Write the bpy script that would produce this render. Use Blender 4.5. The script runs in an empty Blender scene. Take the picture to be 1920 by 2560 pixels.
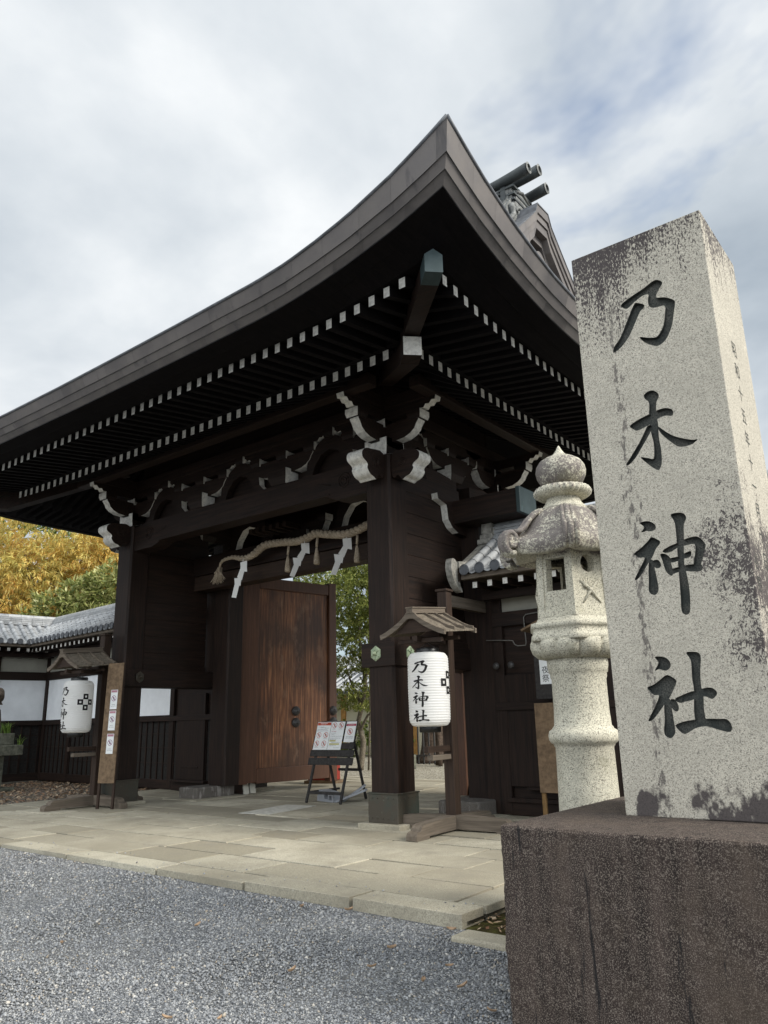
import bpy, bmesh, math, random
import numpy as np
from mathutils import Vector, Matrix
from mathutils.geometry import tessellate_polygon
random.seed(7); RNG = np.random.default_rng(11)
scn = bpy.context.scene
# ------------------------------------------------------------------ camera
cam = bpy.data.cameras.new('camera'); camo = bpy.data.objects.new('camera', cam)
scn.collection.objects.link(camo)
cam.sensor_fit = 'VERTICAL'; cam.sensor_height = 36; cam.sensor_width = 27; cam.lens = 26.996
cam.clip_start = .05; cam.clip_end = 2000
Rc = ((0.786308, 0.617418, -0.022712), (-0.179713, 0.193392, -0.964522), (-0.591121, 0.762493, 0.263023))
CAM = Vector((6.7069, -8.7960, 1.4))
m = Matrix(((Rc[0][0], -Rc[1][0], -Rc[2][0]), (Rc[0][1], -Rc[1][1], -Rc[2][1]), (Rc[0][2], -Rc[1][2], -Rc[2][2]))).to_4x4()
m.translation = CAM; camo.matrix_world = m
scn.camera = camo
# ------------------------------------------------------------------ light, sky, exposure
SUN_DIR = Vector((.83, .16, .58)).normalized()
sun_el = math.asin(SUN_DIR.z)
sun = bpy.data.lights.new('sun', 'SUN'); suno = bpy.data.objects.new('sun', sun); scn.collection.objects.link(suno)
sun.energy = 3.3; sun.angle = math.radians(26); sun.color = (1, .95, .86)
suno.rotation_euler = SUN_DIR.to_track_quat('Z', 'Y').to_euler(); suno.location = (20, -5, 30)
W = bpy.data.worlds.new('World'); scn.world = W; W.use_nodes = True
wt = W.node_tree; wt.nodes.clear()
def wn(t, **k):
    n = wt.nodes.new(t)
    for a, b in k.items(): setattr(n, a, b)
    return n
sky = wn('ShaderNodeTexSky', sky_type='NISHITA', sun_disc=False, sun_elevation=sun_el)
sky.sun_rotation = math.atan2(SUN_DIR.x, SUN_DIR.y)
bg1 = wn('ShaderNodeBackground'); bg1.inputs[1].default_value = .15
wt.links.new(sky.outputs[0], bg1.inputs[0])
geo = wn('ShaderNodeTexCoord')
sep = wn('ShaderNodeSeparateXYZ'); wt.links.new(geo.outputs['Generated'], sep.inputs[0])
def wmath(op, a, b=None, c=None):
    n = wn('ShaderNodeMath', operation=op)
    for i, v in enumerate((a, b, c)):
        if v is None: continue
        if isinstance(v, (int, float)): n.inputs[i].default_value = v
        else: wt.links.new(v, n.inputs[i])
    return n.outputs[0]
zz = wmath('ADD', wmath('MAXIMUM', sep.outputs[2], 0.0), .22)
comb = wn('ShaderNodeCombineXYZ')
wt.links.new(wmath('DIVIDE', sep.outputs[0], zz), comb.inputs[0]); wt.links.new(wmath('DIVIDE', sep.outputs[1], zz), comb.inputs[1])
def wnoise(scale, detail, rough, off, dist=.0):
    mp = wn('ShaderNodeMapping'); wt.links.new(comb.outputs[0], mp.inputs[0]); mp.inputs['Location'].default_value = off
    n = wn('ShaderNodeTexNoise'); n.inputs['Scale'].default_value = scale; n.inputs['Detail'].default_value = detail
    n.inputs['Roughness'].default_value = rough; n.inputs['Distortion'].default_value = dist
    wt.links.new(mp.outputs[0], n.inputs['Vector']); return n.outputs[0]
def wramp(fac, stops):
    r = wn('ShaderNodeValToRGB'); wt.links.new(fac, r.inputs[0]); e = r.color_ramp.elements
    while len(e) < len(stops): e.new(.5)
    for q, (p, c) in zip(e, stops): q.position = p; q.color = (*c, 1)
    return r.outputs[0]
n1 = wnoise(.75, 7, .50, (2.2, 5.1, 0), .2)
n2 = wnoise(2.2, 7, .52, (7.7, 4.2, 0), .15)
cl = wmath('ADD', wmath('MULTIPLY', n1, .64), wmath('MULTIPLY', n2, .36))
ccol = wramp(cl, [(.37, (.36, .42, .485)), (.45, (.51, .565, .62)), (.53, (.69, .73, .765)), (.62, (.93, .945, .95))])
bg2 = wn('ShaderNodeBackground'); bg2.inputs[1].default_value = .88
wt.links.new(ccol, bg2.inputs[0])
# added brightening of the unseen cloud behind the camera, to light the foreground
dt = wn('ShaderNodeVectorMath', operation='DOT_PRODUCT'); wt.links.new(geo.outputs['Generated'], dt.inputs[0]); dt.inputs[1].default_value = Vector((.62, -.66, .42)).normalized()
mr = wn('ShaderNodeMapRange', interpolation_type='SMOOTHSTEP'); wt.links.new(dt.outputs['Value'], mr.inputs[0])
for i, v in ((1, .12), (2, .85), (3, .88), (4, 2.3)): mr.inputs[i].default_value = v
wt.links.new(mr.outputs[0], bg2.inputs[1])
n3 = wnoise(1.15, 6, .58, (1.0, 9.3, 0), .3)
gap = wramp(n3, [(.61, (1, 1, 1)), (.70, (.35, .35, .35))])
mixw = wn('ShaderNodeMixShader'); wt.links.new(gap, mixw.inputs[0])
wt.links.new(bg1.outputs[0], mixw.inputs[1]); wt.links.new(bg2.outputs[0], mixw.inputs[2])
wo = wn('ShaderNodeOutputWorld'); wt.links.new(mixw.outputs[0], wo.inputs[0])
scn.view_settings.view_transform = 'Standard'; scn.view_settings.look = 'None'
scn.view_settings.exposure = 0.38; scn.view_settings.gamma = 1
scn.render.engine = 'CYCLES'
scn.cycles.use_denoising = True
scn.cycles.max_bounces = 8; scn.cycles.diffuse_bounces = 5; scn.cycles.glossy_bounces = 3
scn.cycles.caustics_reflective = False; scn.cycles.caustics_refractive = False
scn.render.film_transparent = False
# ------------------------------------------------------------------ materials
class NT:
    def __init__(s, name, rough=.7, spec=.3, metal=0):
        s.m = bpy.data.materials.new(name); s.m.use_nodes = True; s.t = s.m.node_tree
        s.b = s.t.nodes['Principled BSDF']; s.b.inputs['Roughness'].default_value = rough
        s.b.inputs['Specular IOR Level'].default_value = spec; s.b.inputs['Metallic'].default_value = metal
        s.tc = s.t.nodes.new('ShaderNodeTexCoord')
    def link(s, a, b): s.t.links.new(a, b)
    def node(s, t, **k):
        n = s.t.nodes.new(t)
        for a, b in k.items(): setattr(n, a, b)
        return n
    def coord(s, scale=(1, 1, 1), loc=(0, 0, 0), src='Object'):
        mp = s.node('ShaderNodeMapping'); s.link(s.tc.outputs[src], mp.inputs[0])
        mp.inputs['Scale'].default_value = scale; mp.inputs['Location'].default_value = loc
        return mp.outputs[0]
    def noise(s, scale, detail=4, rough=.55, vec=None, dist=0):
        n = s.node('ShaderNodeTexNoise'); n.inputs['Scale'].default_value = scale
        n.inputs['Detail'].default_value = detail; n.inputs['Roughness'].default_value = rough; n.inputs['Distortion'].default_value = dist
        s.link(vec if vec is not None else s.coord(), n.inputs['Vector']); return n.outputs[0]
    def voro(s, scale, vec=None, feature='F1', out='Distance'):
        n = s.node('ShaderNodeTexVoronoi', feature=feature); n.inputs['Scale'].default_value = scale
        s.link(vec if vec is not None else s.coord(), n.inputs['Vector']); return n.outputs[out]
    def ramp(s, fac, stops, interp='LINEAR'):
        r = s.node('ShaderNodeValToRGB'); s.link(fac, r.inputs[0]); r.color_ramp.interpolation = interp
        e = r.color_ramp.elements
        while len(e) < len(stops): e.new(.5)
        for q, (p, c) in zip(e, stops):
            q.position = p; q.color = (*(c if isinstance(c, tuple) else (c, c, c)), 1)
        return r.outputs[0]
    def mix(s, fac, a, b, mode='MIX'):
        n = s.node('ShaderNodeMix', data_type='RGBA', blend_type=mode)
        for sock, v in ((n.inputs[0], fac), (n.inputs[6], a), (n.inputs[7], b)):
            if hasattr(v, 'is_linked'): s.link(v, sock)
            elif isinstance(v, tuple): sock.default_value = (*v, 1)
            else: sock.default_value = v
        return n.outputs[2]
    def math(s, op, a, b=None, clamp=False):
        n = s.node('ShaderNodeMath', operation=op); n.use_clamp = clamp
        for i, v in enumerate((a, b)):
            if v is None: continue
            if hasattr(v, 'is_linked'): s.link(v, n.inputs[i])
            else: n.inputs[i].default_value = v
        return n.outputs[0]
    def island(s): return s.node('ShaderNodeNewGeometry').outputs['Random Per Island']
    def objrand(s): return s.node('ShaderNodeObjectInfo').outputs['Random']
    def sepz(s, i=2):
        n = s.node('ShaderNodeSeparateXYZ'); s.link(s.tc.outputs['Object'], n.inputs[0]); return n.outputs[i]
    def color(s, c):
        if hasattr(c, 'is_linked'): s.link(c, s.b.inputs['Base Color'])
        else: s.b.inputs['Base Color'].default_value = (*c, 1)
    def rough(s, r): s.link(r, s.b.inputs['Roughness'])
    def bump(s, h, strength=.3, dist=.01):
        n = s.node('ShaderNodeBump'); n.inputs['Strength'].default_value = strength; n.inputs['Distance'].default_value = dist
        s.link(h, n.inputs['Height']); s.link(n.outputs[0], s.b.inputs['Normal'])
M = {}
def wood(name, dark, light, axis=2, rough=.55, spec=.35, plank=None, var=.5):
    n = NT(name, rough, spec)
    sc = [26, 26, 26]; sc[axis] = 1.3
    g = n.noise(1, 6, .62, n.coord(tuple(sc)), .6)
    sc2 = [90, 90, 90]; sc2[axis] = 3
    f = n.noise(1, 3, .6, n.coord(tuple(sc2)))
    big = n.noise(1.6, 3, .5)
    c = n.mix(n.ramp(g, [(.3, 0.), (.7, 1.)]), dark, light)
    c = n.mix(n.math('MULTIPLY', n.ramp(f, [(.45, 0.), (.7, 1.)]), .45), c, tuple(v * .45 for v in dark))
    c = n.mix(n.math('MULTIPLY', n.ramp(big, [(.35, 0.), (.65, 1.)]), var), c, tuple(.5 * (a + b) * .62 for a, b in zip(dark, light)))
    n.color(c); n.bump(g, .25, .006); M[name] = n.m
for ax, s in ((0, 'x'), (1, 'y'), (2, 'z')):
    wood('timber_' + s, (.0080, .0060, .0055), (.040, .0225, .0155), ax, .6, .2)
    wood('grey_timber_' + s, (.095, .076, .058), (.22, .18, .14), ax, .75, .2)
    wood('brown_timber_' + s, (.022, .0135, .0095), (.060, .036, .024), ax, .65, .25)
wood('timber_roof', (.0055, .0050, .0058), (.012, .0098, .010), 1, .85, .08)  # darker copy of the gate timber, eave and recess shade put into its colour
wood('door_frame_wood', (.085, .038, .021), (.155, .072, .040), 2, .5, .35)
def door_panel():
    n = NT('door_panel_wood', .5, .4)
    g = n.noise(1, 7, .65, n.coord((9, 9, .55)), 1.6)
    g2 = n.noise(1, 5, .6, n.coord((40, 40, 1.6)), .4)
    b = n.noise(1.3, 3, .5, n.coord((1, 1, .6)))
    c = n.ramp(g, [(.25, (.075, .028, .013)), (.45, (.23, .092, .040)), (.60, (.41, .182, .078)), (.78, (.53, .275, .135))])
    c = n.mix(n.ramp(g2, [(.42, .65), (.62, 0.)]), c, (.05, .02, .012))
    c = n.mix(n.ramp(b, [(.42, 0.), (.62, .82)]), c, (.050, .024, .014)); w_ = n.noise(3.2, 5, .65, n.coord((1, 1, .5), (3, 1, 0))); c = n.mix(n.ramp(w_, [(.56, 0.), (.72, .5)]), c, (.33, .20, .12))
    n.color(c); n.bump(g2, .2, .004); M['door_panel'] = n.m
door_panel()
def simple(name, c, rough=.6, spec=.3, var=.25, scale=8, metal=0, bump=0):
    n = NT(name, rough, spec, metal)
    a = n.noise(scale, 5, .6)
    n.color(n.mix(n.ramp(a, [(.35, 0.), (.7, 1.)]), tuple(v * (1 - var) for v in c), tuple(min(1, v * (1 + var)) for v in c)))
    if bump: n.bump(a, bump, .01)
    M[name] = n.m
def white_paint():
    n = NT('white_paint', .8, .2)
    a = n.noise(14, 6, .7); b = n.noise(60, 3, .6)
    c = n.mix(n.ramp(a, [(.44, 0.), (.72, 1.)]), (.80, .78, .72), (.46, .44, .40))
    c = n.mix(n.ramp(b, [(.66, 0.), (.72, .9)]), c, (.12, .10, .09))
    n.color(c); n.bump(a, .2, .004); M['white_paint'] = n.m
white_paint()
def copper_roof():
    n = NT('copper_roof', .55, .45)
    r = n.island()
    a = n.noise(3, 5, .6); st = n.noise(1, 4, .6, n.coord((7, 7, .8)))
    c = n.mix(r, (.072, .064, .062), (.130, .116, .110))
    c = n.mix(n.ramp(a, [(.4, 0.), (.75, .55)]), c, (.20, .178, .16))
    c = n.mix(n.ramp(st, [(.60, 0.), (.72, .75)]), c, (.055, .050, .052))
    n.color(c); n.rough(n.ramp(a, [(.3, .45), (.7, .7)])); M['copper_roof'] = n.m
copper_roof()
def patina(name, base, green, lo=.4, hi=.65):
    n = NT(name, .55, .4)
    a = n.noise(2.6, 6, .62); b = n.noise(26, 4, .6); s = n.noise(1, 4, .6, n.coord((12, 12, 1)))
    c = n.mix(n.ramp(a, [(lo, 0.), (hi, 1.)]), base, green)
    c = n.mix(n.ramp(b, [(.64, 0.), (.74, .5)]), c, (.20, .22, .19))
    c = n.mix(n.ramp(s, [(.68, 0.), (.74, .6)]), c, (.16, .27, .27))
    n.color(c); n.bump(b, .08, .003); M[name] = n.m
patina('copper_shoe', (.060, .050, .036), (.040, .058, .048), .46, .72)
patina('copper_green', (.030, .050, .052), (.050, .075, .080))
patina('copper_pale', (.23, .30, .20), (.36, .42, .28))
patina('ridge_copper', (.030, .034, .037), (.062, .072, .072))
def granite(name, base, dark, fine=150, amt=.45, stains=None, warm=None):
    n = NT(name, .85, .25)
    def cells(sc):
        v = n.node('ShaderNodeTexVoronoi'); v.inputs['Scale'].default_value = sc; n.link(n.coord(), v.inputs['Vector'])
        q = n.node('ShaderNodeSeparateColor'); n.link(v.outputs['Color'], q.inputs[0]); return q.outputs[0]
    sp = cells(fine); sp2 = cells(fine * .8); big = n.noise(1.7, 5, .6); cl_ = n.noise(9, 5, .65)
    c = n.ramp(sp, [(0., dark), (.16, tuple(.5 * (a + d) for a, d in zip(base, dark))), (.24, tuple(.86 * v for v in base)), (.62, base), (.86, tuple(min(1, 1.14 * v) for v in base)), (1., tuple(min(1, 1.32 * v) for v in base))])
    c = n.mix(n.math('MULTIPLY', n.ramp(sp2, [(.07, 1.), (.10, 0.)]), amt), c, tuple(.8 * v for v in dark))
    c = n.mix(n.ramp(cl_, [(.46, 0.), (.70, .30)]), c, tuple(.66 * v for v in base))
    c = n.mix(n.ramp(big, [(.38, .30), (.62, 0.)]), c, tuple(v * .66 for v in base))
    if stains: c = stains(n, c)
    n.color(c); n.bump(sp, .35, .004); M[name] = n.m
def lichen_pillar(n, c):
    # dark lichen streaks hanging from the top edge, blotches on the flank and foot (object coordinates, metres)
    x, z = n.sepz(0), n.sepz(2)
    st = n.noise(1, 5, .7, n.coord((85, 85, 38))); fine = n.noise(60, 4, .7); wide = n.noise(1, 4, .6, n.coord((3.2, 3.2, .8), (4, 0, 2))); run = n.noise(1, 4, .6, n.coord((24, 24, 2.2), (1, 5, 0)))
    top = n.math('MULTIPLY', n.math('SUBTRACT', z, 2.80), 1.26, True)
    lft = n.math('MULTIPLY', n.math('SUBTRACT', .43, x), .15)
    k = n.math('ADD', n.math('ADD', n.math('MULTIPLY', st, .95), n.math('MULTIPLY', wide, .32)), n.math('ADD', n.math('MULTIPLY', run, .20), n.math('ADD', n.math('MULTIPLY', top, .19), lft)))
    f1 = n.ramp(n.math('MULTIPLY', k, .8), [(.73, 0.), (.765, .95)])
    f1 = n.math('MULTIPLY', f1, n.ramp(top, [(0., 0.), (.10, 1.)]))
    blot = n.noise(1, 6, .72, n.coord((46, 46, 34), (2, 3, 1)), 1.2); reg = n.noise(1, 3, .6, n.coord((4.2, 4.2, 3.0), (.35, 0, .62)))
    side = n.math('MULTIPLY', n.math('SUBTRACT', x, .02), 2.6, True)
    low = n.ramp(n.math('DIVIDE', z, 3.6), [(.16, .0), (.24, .8), (.40, 1.), (.50, .35), (.56, 0.)])
    kb = n.math('ADD', n.math('ADD', n.math('MULTIPLY', blot, .62), n.math('MULTIPLY', reg, .34)), n.math('MULTIPLY', n.math('MULTIPLY', low, side), .155))
    f2 = n.math('MULTIPLY', n.ramp(kb, [(.585, 0.), (.605, .92)]), n.ramp(n.math('MULTIPLY', low, side), [(.02, 0.), (.10, 1.)]))
    foot = n.math('SUBTRACT', 1.0, n.math('MULTIPLY', z, 2.9), True)
    wf = n.noise(1, 5, .6, n.coord((4.2, 4.2, 3.0), (1.35, 0, 0)))
    f3 = n.math('MULTIPLY', n.ramp(n.math('ADD', wf, n.math('MULTIPLY', foot, .24)), [(.675, 0.), (.72, .92)]), n.ramp(foot, [(0., 0.), (.2, 1.)]))
    ln = n.noise(1, 6, .7, n.coord((30, 30, 12), (7, 1, 1))); li = n.math('SUBTRACT', 1.0, n.math('MULTIPLY', n.math('ABSOLUTE', n.math('ADD', x, .20)), 11), True)
    f4 = n.ramp(n.math('ADD', n.math('MULTIPLY', ln, .8), n.math('MULTIPLY', li, .15)), [(.525, 0.), (.58, .7)])
    f = n.math('MAXIMUM', n.math('MAXIMUM', f1, f2), n.math('MAXIMUM', f3, n.math('MULTIPLY', f4, n.ramp(li, [(0., 0.), (.3, 1.)]))))
    return n.mix(f, c, n.mix(fine, (.033, .027, .029), (.070, .056, .058)))
granite('pillar_granite', (.50, .46, .38), (.15, .138, .118), 215, .42, lichen_pillar)
def carve():  # stained stone inside the letters, darkened further to stand for their own shadow
    n = NT('carved_granite', .9, .2); sp = n.noise(120, 3, .75); b = n.noise(9, 4, .6)
    c = n.mix(n.ramp(sp, [(.40, 1.), (.58, 0.)]), (.115, .112, .098), (.035, .036, .034))
    n.color(n.mix(n.ramp(b, [(.35, .75), (.66, 0.)]), c, (.030, .036, .034))); n.bump(sp, .3, .004); M['carved_granite'] = n.m
carve()
def lichen_lantern(n, c):
    z = n.sepz(2); a = n.noise(4.5, 6, .7); fine = n.noise(55, 5, .75)
    up = n.ramp(n.math('DIVIDE', z, 4.0), [(.0, .0), (.685, .0), (.70, .16), (.79, .17), (.805, .03), (.83, .05), (.86, .15), (.91, .13), (.94, .03)])
    nz = n.node('ShaderNodeNewGeometry'); s = n.node('ShaderNodeSeparateXYZ'); n.link(nz.outputs['Normal'], s.inputs[0])
    k = n.math('ADD', n.math('ADD', n.math('MULTIPLY', a, .42), n.math('MULTIPLY', fine, .45)), up)
    f = n.ramp(k, [(.535, 0.), (.60, .88)])
    c = n.mix(f, c, n.mix(n.noise(20, 4, .6), (.075, .062, .064), (.185, .16, .155)))
    g = n.ramp(n.math('SUBTRACT', n.noise(5, 4, .6), n.math('MULTIPLY', s.outputs[2], .12)), [(.60, 0.), (.70, .30)])
    return n.mix(g, c, (.17, .165, .095))
granite('lantern_granite', (.585, .555, .45), (.11, .10, .082), 165, .55, lichen_lantern)
def ped():
    n = NT('pedestal_granite', .85, .28)
    sp = n.noise(170, 3, .8); st = n.noise(1, 6, .65, n.coord((13, 13, 1.1))); big = n.noise(2.4, 5, .6); sl = n.noise(1, 4, .6, n.coord((22, 22, 1.6), (3, 1, 0)))
    c = n.mix(n.ramp(st, [(.36, 0.), (.66, 1.)]), (.016, .0105, .009), (.058, .041, .034))
    c = n.mix(n.ramp(sp, [(.52, 0.), (.60, .9)]), c, (.23, .19, .155))
    c = n.mix(n.ramp(big, [(.50, 0.), (.66, .5)]), c, (.10, .074, .055))
    c = n.mix(n.ramp(sl, [(.62, 0.), (.68, .85)]), c, (.008, .008, .009))
    n.color(c); n.bump(sp, .5, .006); M['pedestal_granite'] = n.m
ped()
def paving_mat():
    n = NT('paving_granite', .85, .25)
    r = n.island(); sp = n.noise(95, 3, .75); sp2 = n.noise(40, 3, .7); big = n.noise(.55, 5, .65); md = n.noise(2.6, 5, .65)
    c = n.mix(r, (.31, .275, .20), (.62, .57, .445))
    c = n.mix(n.ramp(sp, [(.38, .8), (.55, 0.)]), c, (.19, .175, .14))
    c = n.mix(n.ramp(sp2, [(.60, 0.), (.70, .45)]), c, (.66, .63, .53))
    c = n.mix(n.ramp(big, [(.42, 0.), (.60, .62)]), c, (.25, .222, .165))
    c = n.mix(n.ramp(md, [(.50, 0.), (.70, .55)]), c, (.25, .225, .18))
    n.color(c); n.bump(sp, .3, .004); M['paving'] = n.m
paving_mat()
def gravel_mat(name, cols, scale, warm=.0):
    n = NT(name, .9, .2)
    v = n.node('ShaderNodeTexVoronoi'); v.inputs['Scale'].default_value = scale; n.link(n.coord(), v.inputs['Vector'])
    s = n.node('ShaderNodeSeparateColor'); n.link(v.outputs['Color'], s.inputs[0])
    c = n.ramp(s.outputs[0], cols)
    c = n.mix(n.ramp(v.outputs['Distance'], [(.35, 0.), (.75, .85)]), c, tuple(.3 * a for a in cols[0][1]))
    big = n.noise(.8, 5, .6); c = n.mix(n.ramp(big, [(.42, 0.), (.7, .35)]), c, (.22, .205, .17))
    n.color(c); n.bump(n.math('SUBTRACT', 1.0, v.outputs['Distance']), .9, .012); M[name] = n.m
gravel_mat('gravel', [(0., (.10, .105, .115)), (.35, (.17, .178, .19)), (.7, (.26, .267, .275)), (.93, (.40, .40, .385)), (1., (.62, .60, .56))], 75)
gravel_mat('inner_gravel', [(0., (.20, .17, .12)), (.4, (.38, .34, .26)), (.75, (.56, .52, .42)), (1., (.70, .67, .58))], 34)
gravel_mat('leaf_litter', [(0., (.05, .042, .036)), (.4, (.13, .105, .08)), (.7, (.24, .20, .15)), (1., (.42, .39, .34))], 24)
def pebble():
    n = NT('pebble', .85, .25); r = n.island()
    n.color(n.ramp(r, [(0., (.14, .144, .15)), (.3, (.215, .221, .23)), (.62, (.285, .29, .296)), (.86, (.37, .372, .368)), (.95, (.46, .445, .41)), (.985, (.35, .29, .215)), (1., (.62, .60, .56))])); M['pebble'] = n.m
pebble()
def moss():
    n = NT('moss', .95, .1); a = n.noise(9, 6, .7); b = n.noise(50, 4, .7)
    c = n.ramp(a, [(.35, (.022, .018, .011)), (.5, (.060, .050, .018)), (.65, (.085, .088, .022))])
    n.color(n.mix(n.ramp(b, [(.55, 0.), (.7, .6)]), c, (.015, .012, .009))); n.bump(b, 1, .02); M['moss'] = n.m
moss()
def tile():
    n = NT('roof_tile', .42, .5); r = n.island(); a = n.noise(7, 5, .65); b = n.noise(30, 4, .65)
    c = n.mix(r, (.27, .277, .283), (.43, .435, .435))
    c = n.mix(n.ramp(a, [(.45, 0.), (.75, .7)]), c, (.15, .158, .165))
    c = n.mix(n.ramp(b, [(.64, 0.), (.74, .5)]), c, (.55, .55, .53))
    n.color(c); M['roof_tile'] = n.m
tile()
simple('tile_dark', (.10, .105, .115), .5, .4, .35, 9)
simple('tile_cap', (.095, .10, .11), .5, .4, .2, 5)
simple('ridge_stone', (.165, .168, .160), .6, .35, .55, 14, bump=.3)
simple('onigawara', (.30, .285, .25), .6, .35, .45, 12, bump=.2)
simple('plaster_white', (.83, .845, .855), .9, .15, .09, 1.6)
simple('plaster_grey', (.34, .33, .28), .9, .15, .12, 2.0)
simple('plaster_beige', (.62, .58, .44), .9, .15, .08, 1.5)
simple('lattice_wood', (.022, .020, .018), .75, .2, .4, 20)
simple('silver_wood', (.16, .135, .105), .85, .15, .35, 24)
simple('iron', (.055, .052, .050), .5, .45, .35, 30)
simple('black_lacquer', (.006, .006, .006), .35, .5, .2, 8)
simple('ink', (.012, .011, .011), .7, .25, .3, 20)
simple('grey_plastic', (.33, .34, .36), .5, .4, .08, 6)
simple('red_paint', (.26, .022, .012), .5, .4, .25, 10)
simple('leg_ochre', (.20, .12, .05), .8, .2, .25, 14)
simple('post_ochre', (.50, .27, .09), .7, .2, .2, 8)
simple('wire_grey', (.16, .155, .14), .6, .3, .1, 10)
simple('board_black', (.035, .032, .030), .7, .25, .35, 25)
simple('sheet_white', (.74, .75, .74), .6, .3, .05, 5)
simple('sheet_red', (.45, .075, .035), .6, .3, .08, 5)
simple('sheet_crimson', (.36, .03, .06), .6, .3, .08, 5)
simple('sheet_mauve', (.44, .26, .31), .6, .3, .08, 5)
simple('sheet_yellow', (.52, .46, .05), .6, .3, .08, 5)
simple('sheet_grey_ink', (.17, .17, .18), .7, .2, .1, 5)
simple('sheet_purple', (.20, .04, .14), .7, .2, .1, 5)
simple('ochre_plastic', (.60, .58, .50), .7, .3, .1, 10)
simple('soil', (.020, .017, .012), .95, .05, .3, 30)
simple('pale_stone', (.56, .54, .48), .8, .25, .2, 10)
simple('bark', (.075, .055, .042), .9, .1, .5, 18, bump=.6)
simple('bark_pale', (.17, .145, .11), .9, .1, .4, 18, bump=.5)
simple('statue_stone', (.105, .082, .062), .9, .15, .5, 14, bump=.4)
simple('mossy_stone', (.15, .15, .115), .9, .15, .45, 9, bump=.4)
simple('ochre_board', (.17, .115, .07), .75, .2, .3, 14)
def stone_dirty():
    n = NT('base_stone', .8, .25); sp = n.noise(120, 3, .7); a = n.noise(5, 6, .7); st = n.noise(1, 5, .65, n.coord((11, 11, 2.2)))
    c = n.mix(n.ramp(sp, [(.4, .6), (.55, 0.)]), (.155, .138, .12), (.06, .054, .05))
    c = n.mix(n.ramp(st, [(.55, 0.), (.68, .75)]), c, (.42, .39, .36))
    c = n.mix(n.ramp(a, [(.60, 0.), (.68, .8)]), c, (.05, .032, .024)); n.color(c); n.bump(sp, .3, .004); M['base_stone'] = n.m
stone_dirty()
def straw():
    n = NT('straw_rope', .85, .2); a = n.noise(1, 5, .65, n.coord((60, 60, 60))); b = n.noise(9, 4, .6)
    c = n.mix(n.ramp(a, [(.35, 0.), (.65, 1.)]), (.24, .185, .125), (.50, .42, .32))
    n.color(n.mix(n.ramp(b, [(.5, 0.), (.75, .5)]), c, (.14, .11, .08))); n.bump(a, .6, .008); M['straw_rope'] = n.m
straw()
def paper_lantern_mat():
    n = NT('lantern_paper', .65, .3); a = n.noise(5, 5, .6)
    n.color(n.mix(n.ramp(a, [(.4, 0.), (.75, .5)]), (.90, .89, .87), (.78, .76, .72)))
    t = n.node('ShaderNodeBsdfTranslucent'); t.inputs[0].default_value = (.85, .84, .81, 1); mx = n.node('ShaderNodeMixShader'); mx.inputs[0].default_value = .4; n.link(n.b.outputs[0], mx.inputs[1]); n.link(t.outputs[0], mx.inputs[2]); n.link(mx.outputs[0], n.t.nodes['Material Output'].inputs[0]); M['lantern_paper'] = n.m
paper_lantern_mat()
def paper():
    n = NT('shide_paper', .8, .2); n.color((.80, .79, .76)); M['shide_paper'] = n.m
paper()
def leaf(name, stops, trans=.35, rough=.5, alt=None):
    n = NT(name, rough, .35); r = n.island()
    c = n.ramp(r, stops); big = n.noise(.9, 3, .6); c = n.mix(n.ramp(big, [(.42, 0.), (.62, .35)]), c, tuple(.55 * v for v in stops[1][1]))
    if alt: c = n.mix(n.ramp(n.noise(.55, 3, .6, n.coord((1, 1, 1.3), (5, 2, 1))), [(.44, 0.), (.60, .65)]), c, alt)
    n.color(c)
    t = n.node('ShaderNodeBsdfTranslucent'); n.link(c, t.inputs[0])
    mx = n.node('ShaderNodeMixShader'); mx.inputs[0].default_value = trans
    n.link(n.b.outputs[0], mx.inputs[1]); n.link(t.outputs[0], mx.inputs[2])
    n.link(mx.outputs[0], n.t.nodes['Material Output'].inputs[0]); M[name] = n.m
leaf('leaf_autumn', [(0., (.46, .23, .075)), (.2, (.68, .42, .10)), (.5, (.76, .56, .15)), (.78, (.80, .67, .25)), (1., (.46, .46, .15))], .4, .5, (.56, .53, .17))
leaf('leaf_shrub', [(0., (.09, .12, .04)), (.3, (.22, .255, .075)), (.6, (.40, .42, .14)), (.85, (.56, .55, .24)), (1., (.72, .68, .36))], .35)
leaf('leaf_green', [(0., (.040, .070, .016)), (.4, (.095, .135, .028)), (.75, (.20, .235, .05)), (1., (.34, .35, .09))], .35)
leaf('leaf_clipped', [(0., (.075, .11, .024)), (.35, (.19, .235, .05)), (.7, (.36, .385, .10)), (1., (.54, .53, .19))], .4)
leaf('leaf_grass', [(0., (.06, .12, .02)), (1., (.20, .30, .05))], .3)
leaf('leaf_fallen', [(0., (.17, .075, .04)), (.5, (.36, .235, .14)), (1., (.50, .40, .28))], .1)
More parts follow.
